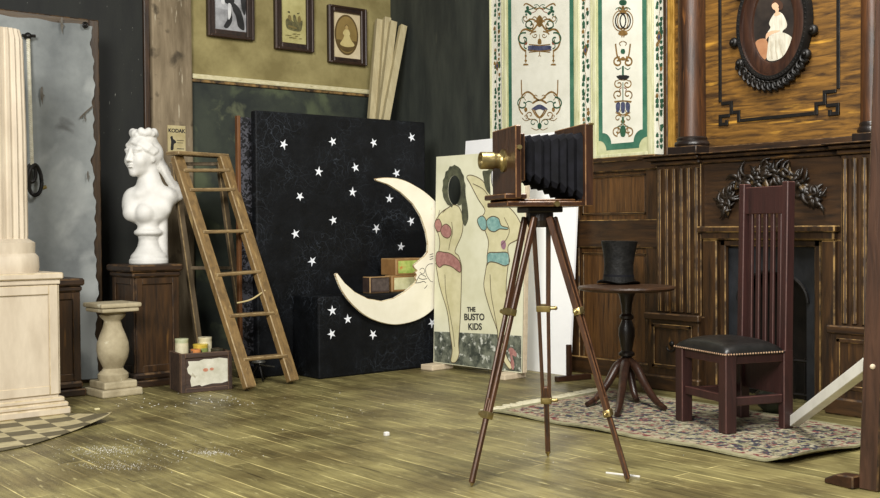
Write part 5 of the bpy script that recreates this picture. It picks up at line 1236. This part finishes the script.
# ------------------------------------------------------------------ post stand at the right edge and the white stick leaning on it
pb = fl(858.5,489); PT = 2.75
st = thing('post_stand', 'tall reddish brown wooden post stand at the right edge', 'stand', (pb.x+.04,pb.y-.04,0))
post_m = wood('brown post', (42,26,18), (80,54,39), 'z', speck=(112,84,64), speck_lo=.66)
def pv(u, v, z): l = .034*(z-.05); return V((pb.x+l*.772+u, pb.y-l*.636+v, z))
b = MB(); t = bmesh.new(); lo_ = [t.verts.new(pv(u,v,.0)) for u, v in ((0,0),(.085,0),(.085,-.085),(0,-.085))]; hi_ = [t.verts.new(pv(u,v,PT)) for u, v in ((0,0),(.085,0),(.085,-.085),(0,-.085))]
for k in range(4): t.faces.new((lo_[k],lo_[(k+1)%4],hi_[(k+1)%4],hi_[k]))
t.faces.new(lo_[::-1]); t.faces.new(hi_); bmesh.ops.recalc_face_normals(t, faces=t.faces[:]); bmesh.ops.bevel(t, geom=t.edges[:], offset=.006, segments=1, affect='EDGES', material=1); b.add(t); b.build('post', [post_m, brown_worn], st)
b = MB(); e1 = fl(829,482); d_ = (V((pb.x,pb.y,0))-e1); d_.z = 0; d_.normalize(); q_ = V((pb.x+.0,pb.y+.002,0)); sd2 = V((-d_.y,d_.x,0))
pts = [e1+V((0,0,0)), e1+V((0,0,.02)), e1+d_*.06+V((0,0,.05)), q_+V((0,0,.055)), q_]
b.prism([p-sd2*.035 for p in pts], sd2, .07, bev=.006, wear=1); b.build('foot', [mahogany_x, brown_worn], st)
b = MB(); b.ball(pv(-.002,-.047,.515), .012, sub=2); b.build('pale_peg', block_wood, st, smooth=True)
S0 = fl(794,428,RUGZ)+V((0,0,.036)); S1 = hit(869.5,364,1,pb.y+.036)
b = MB(); b.bar(S0, S1, .05, .055, bev=.003); o = b.build('white_stick', mat('white painted stick', (222,220,208), (238,236,226), .5, 6), None, origin=S0); tag(o, 'white painted square stick leaning from the rug up to the post', 'stick')

# ------------------------------------------------------------------ tripod and view camera
apx = V((3.385,3.41,1.19)); 
tp = thing('camera_tripod', 'three legged dark wooden tripod with brass joints under the bellows camera', 'tripod', (apx.x,apx.y,0))
b = MB(); cu_ = V((-.907,.422,0)).normalized(); cw = V((.422,.907,0)).normalized()
MCAM = Matrix(((cu_.x,cw.x,0,apx.x),(cu_.y,cw.y,0,apx.y),(0,0,1,0),(0,0,0,1)))
b.box((-.08,-.08,1.165),(.08,.08,1.19),.005,M=MCAM); b.lathe([(.05,1.10),(.06,1.13),(.06,1.165)], 24, Matrix.Translation((apx.x,apx.y,0))); b.build('head_plate', black_wood, tp)
trip_m = wood('tripod wood', (40,24,16), (78,50,31), 'z', rough=.35, speck=(116,80,52), speck_lo=.66); trip_e = mat('tripod worn edge', (112,76,48), (70,44,28), .45, 20)
for (f_, k1, k2) in (((471.5,486.5),(511.7,312),(488.6,415)),((548,456.5),(541.6,308),(545,400)),((628,482.5),(579.5,311),(605,413))):
    foot = fl(*f_); out_ = V((foot.x-apx.x,foot.y-apx.y,0)).normalized(); side = V((-out_.y,out_.x,0))
    top = V((apx.x,apx.y,1.145))+out_*.055; ax = foot-top
    def al(y):
        a, c = 0., 1.
        for _ in range(40):
            m_ = (a+c)/2
            if proj(top+ax*m_)[1] < y: a = m_
            else: c = m_
        return a
    t1_ = al(k1[1]); t2_ = al(k2[1]); P1 = top+ax*t1_; P2 = top+ax*t2_
    lg = MB()
    lg.bar(top-side*.034, P1-side*.022, .020, .028, up=out_, bev=.003, wear=1); lg.bar(top+side*.034, P1+side*.022, .020, .028, up=out_, bev=.004, wear=1)
    L_ = lg.build('leg', [trip_m, trip_e], tp)
    lg = MB(); lg.bar(P1-side*.022-ax*.02, P2-side*.015+ax*.01, .016, .022, up=out_, bev=.004, wear=1); lg.bar(P1+side*.022-ax*.02, P2+side*.015+ax*.01, .016, .022, up=out_, bev=.004, wear=1)
    lg.build('middle_bar', [trip_m, trip_e], L_)
    lg = MB(); lg.bar(P2-ax*.06, foot+V((0,0,.015)), .024, .022, up=out_, bev=.005, wear=1); lg.build('lower_bar', [trip_m, trip_e], L_)
    for (P, w_) in ((P1,.066),(P2,.052)):
        lg = MB(); d_ = ax.normalized(); lg.bar(P-d_*.016, P+d_*.016, w_, .034, up=out_, bev=.005); lg.tube([P-side*(w_/2), P-side*(w_/2+.022)], .009, 10); lg.ball(P-side*(w_/2+.022), .010); lg.build('brass_joint', brass, L_, smooth=True)
    lg = MB(); d_ = ax.normalized(); lg.tube([foot-d_*.03+V((0,0,.0)), foot+V((0,0,.002))], [.012,.005], 8); lg.build('foot_tip', brass, L_, smooth=True)
vc = thing('view_camera', 'antique wooden view camera with black bellows and brass lens on the tripod', 'camera', (apx.x,apx.y,1.19))
cam_m = wood('camera mahogany', (36,21,14), (68,43,27), 'z', rough=.35, speck=(98,66,42), speck_lo=.68); cam_e = mat('camera worn edge', (132,94,56), (84,54,32), .4, 24)
def cbox(nm, a, c, m_=None, bev=.004, par=None, wear=1):
    b = MB(); b.box(a, c, bev, wear, M=MCAM); return b.build(nm, m_ or [cam_m, cam_e], par or vc)
UF, UR = .140, -.140
cbox('bed', (-.175,-.15,1.19),(.20,.14,1.212))
cbox('bed_rail', (-.12,-.13,1.212),(.19,-.105,1.222)); cbox('bed_rail', (-.12,.105,1.212),(.19,.13,1.222))
fs = cbox('front_standard', (UF,-.165,1.225),(UF+.026,.165,1.535)); 
cbox('lens_board_foot', (UF-.03,-.15,1.222),(UF+.07,.15,1.245), par=fs)
cbox('bellows_frame', (UF-.03,-.125,1.30),(UF,.125,1.505))
rs = cbox('rear_standard', (UR-.038,-.19,1.19),(UR,.185,1.545)); 
# bellows: pleated square tube growing towards the rear
def bell():
    t = bmesh.new(); n = 14; rings = []
    for k in range(n+1):
        f_ = k/n; u = UF-.03+(UR-UF+.03)*f_; w_ = .105+(.165-.105)*f_; zt_ = 1.498+.012*f_; zb_ = 1.31-(1.31-1.225)*f_
        if k % 2: w_ -= .016; zt_ -= .012; zb_ += .016
        ch_ = .02; jit = random.uniform(-.004,.004); zb_ += random.uniform(-.006,.006)
        rings.append([t.verts.new((u+jit,a,z)) for a, z in ((-w_,zb_+ch_),(-w_+ch_,zb_),(w_-ch_,zb_),(w_,zb_+ch_),(w_,zt_-ch_),(w_-ch_,zt_),(-w_+ch_,zt_),(-w_,zt_-ch_))])
    for k in range(n):
        for j in range(8): t.faces.new((rings[k][j],rings[k][(j+1)%8],rings[k+1][(j+1)%8],rings[k+1][j]))
    t.faces.new(rings[0]); t.faces.new(rings[-1][::-1]); bmesh.ops.recalc_face_normals(t, faces=t.faces[:]); return t
b = MB(); b.add(bell(), MCAM); b.build('bellows', black_cloth, vc)
Ml = MCAM @ Matrix.Translation((UF+.026,0,1.393)) @ Matrix.Rotation(R(90),4,'Y')
b = MB(); b.lathe([(.05,0),(.05,.008),(.040,.012),(.034,.02),(.033,.04),(.036,.045),(.038,.05),(.038,.105),(.035,.108),(.031,.105),(.03,.05)], 36, Ml); ln_ = b.build('lens_barrel', brass, vc, smooth=True)
b = MB(); b.lathe([(.031,.085),(.02,.088),(.004,.089)], 32, Ml); b.build('lens_glass', mat('dark lens glass', (10,12,14), None, .1, bump=0), ln_, smooth=True)
b = MB(); b.tube([MCAM @ V((UF+.013,-.165,1.44)), MCAM @ V((UF+.013,-.185,1.44))], .010, 10); b.build('brass_knob', brass, vc, smooth=True); b = MB(); b.tube([MCAM @ V((-.02,-.15,1.20)), MCAM @ V((-.02,-.17,1.20))], .012, 10); b.build('brass_knob', brass, vc, smooth=True)
b = MB(); b.box((UR-.040,-.192,1.538),(UR-.016,-.165,1.547),.002,M=MCAM); b.build('brass_corner', brass, rs)

# ------------------------------------------------------------------ litter on the floor
p = fl(386.5,436); b = MB(); b.box(p+V((-.013,-.012,0)), p+V((.014,.012,.022)), .005); o = b.build('plaster_chunk', white_plaster); tag(o, 'white lump of plaster lying alone on the middle of the floor', 'plaster')
p = fl(606,473.5); q = fl(640,477.5); b = MB(); b.bar(p+V((0,0,.004)), q+V((0,0,.004)), .007, .007, bev=.001); o = b.build('white_splinter', white_plaster); tag(o, 'thin white splinter on the floor by the right tripod foot', 'splinter')
p = fl(97,410); b = MB(); b.box(p+V((-.016,-.012,0)), p+V((.016,.012,.012)), .004); o = b.build('plaster_chip', mat('yellow chip', (206,196,150), None, .7)); tag(o, 'small pale chip on the floor between mat and baluster', 'plaster')
b = MB()
def flake(px, py, s_):
    p = fl(px,py)
    if p.y > 6.3 and p.x < 2.45: return
    r_ = random.uniform(.25,1.)**1.6*s_; n = random.choice((4,5)); a0 = random.random()*6
    t = bmesh.new(); top = t.verts.new(p+V((0,0,r_*.6+.001))); base = [t.verts.new(p+V((r_*math.cos(a0+6.283*k/n),r_*math.sin(a0+6.283*k/n)*random.uniform(.6,1),.0006))) for k in range(n)]
    for k in range(n): t.faces.new((base[k],base[(k+1)%n],top))
    b.add(t)
for (cx, cy, sx, sy, n, s_) in ((106,450,30,4.5,420,.0026),(150,452,70,10,130,.0042),(212,453,18,2.2,200,.0028),(120,466,34,4,260,.0026),(140,406,60,7,45,.006),(215,400,40,6,40,.0065),(330,410,70,20,45,.005),(560,440,120,22,50,.004),(395,380,50,7,35,.005)):
    for k in range(n):
        x = random.gauss(cx,sx*.6); y = random.gauss(cy,sy*.6)
        if 2 < x < 860 and y < 495 and not (x < 115 and y < 446) and y > 392: flake(x, y, s_)
o = b.build('plaster_crumbs', white_plaster, None, origin=(2.4,5,0)); tag(o, 'white plaster crumbs and dust scattered over the floorboards', 'debris', kind='stuff')

# ------------------------------------------------------------------ light
def area(name, loc, tgt, size, power, col=(1,1,1)):
    l = bpy.data.lights.new(name, 'AREA'); l.shape = 'RECTANGLE'; l.size = size[0]; l.size_y = size[1]; l.energy = power; l.color = col
    o = bpy.data.objects.new(name, l); C.objects.link(o); o.location = loc; o.rotation_euler = (V(tgt)-V(loc)).to_track_quat('-Z','Y').to_euler(); return o
area('studio_softbox', (-1.6,.6,3.7), (4.3,5.8,.7), (1.9,1.9), 660, (1,.98,.94))
area('overhead_fill', (3.9,2.7,4.5), (4.2,4.0,0), (1.5,1.5), 235, (1,.98,.93))  # unseen overhead fill, added to brighten the right and front of the room
w = bpy.data.worlds.new('World'); bpy.context.scene.world = w; w.use_nodes = True
w.node_tree.nodes['Background'].inputs[0].default_value = (1,.99,.97,1); w.node_tree.nodes['Background'].inputs[1].default_value = .10

# ------------------------------------------------------------------ camera
cd = bpy.data.cameras.new('scene_camera'); cam = bpy.data.objects.new('scene_camera', cd); C.objects.link(cam)
cd.sensor_fit = 'HORIZONTAL'; cd.sensor_width = 36; cd.lens = F/880*36; cd.clip_start = .05
cam.matrix_world = Matrix(((Xc.x,Xc.y,Xc.z,0),(Yc.x,Yc.y,Yc.z,0),(Zc.x,Zc.y,Zc.z,H),(0,0,0,1)))
S_ = bpy.context.scene; S_.camera = cam
S_.view_settings.view_transform = 'Standard'; S_.view_settings.look = 'None'; S_.view_settings.gamma = 1; S_.view_settings.exposure = 0
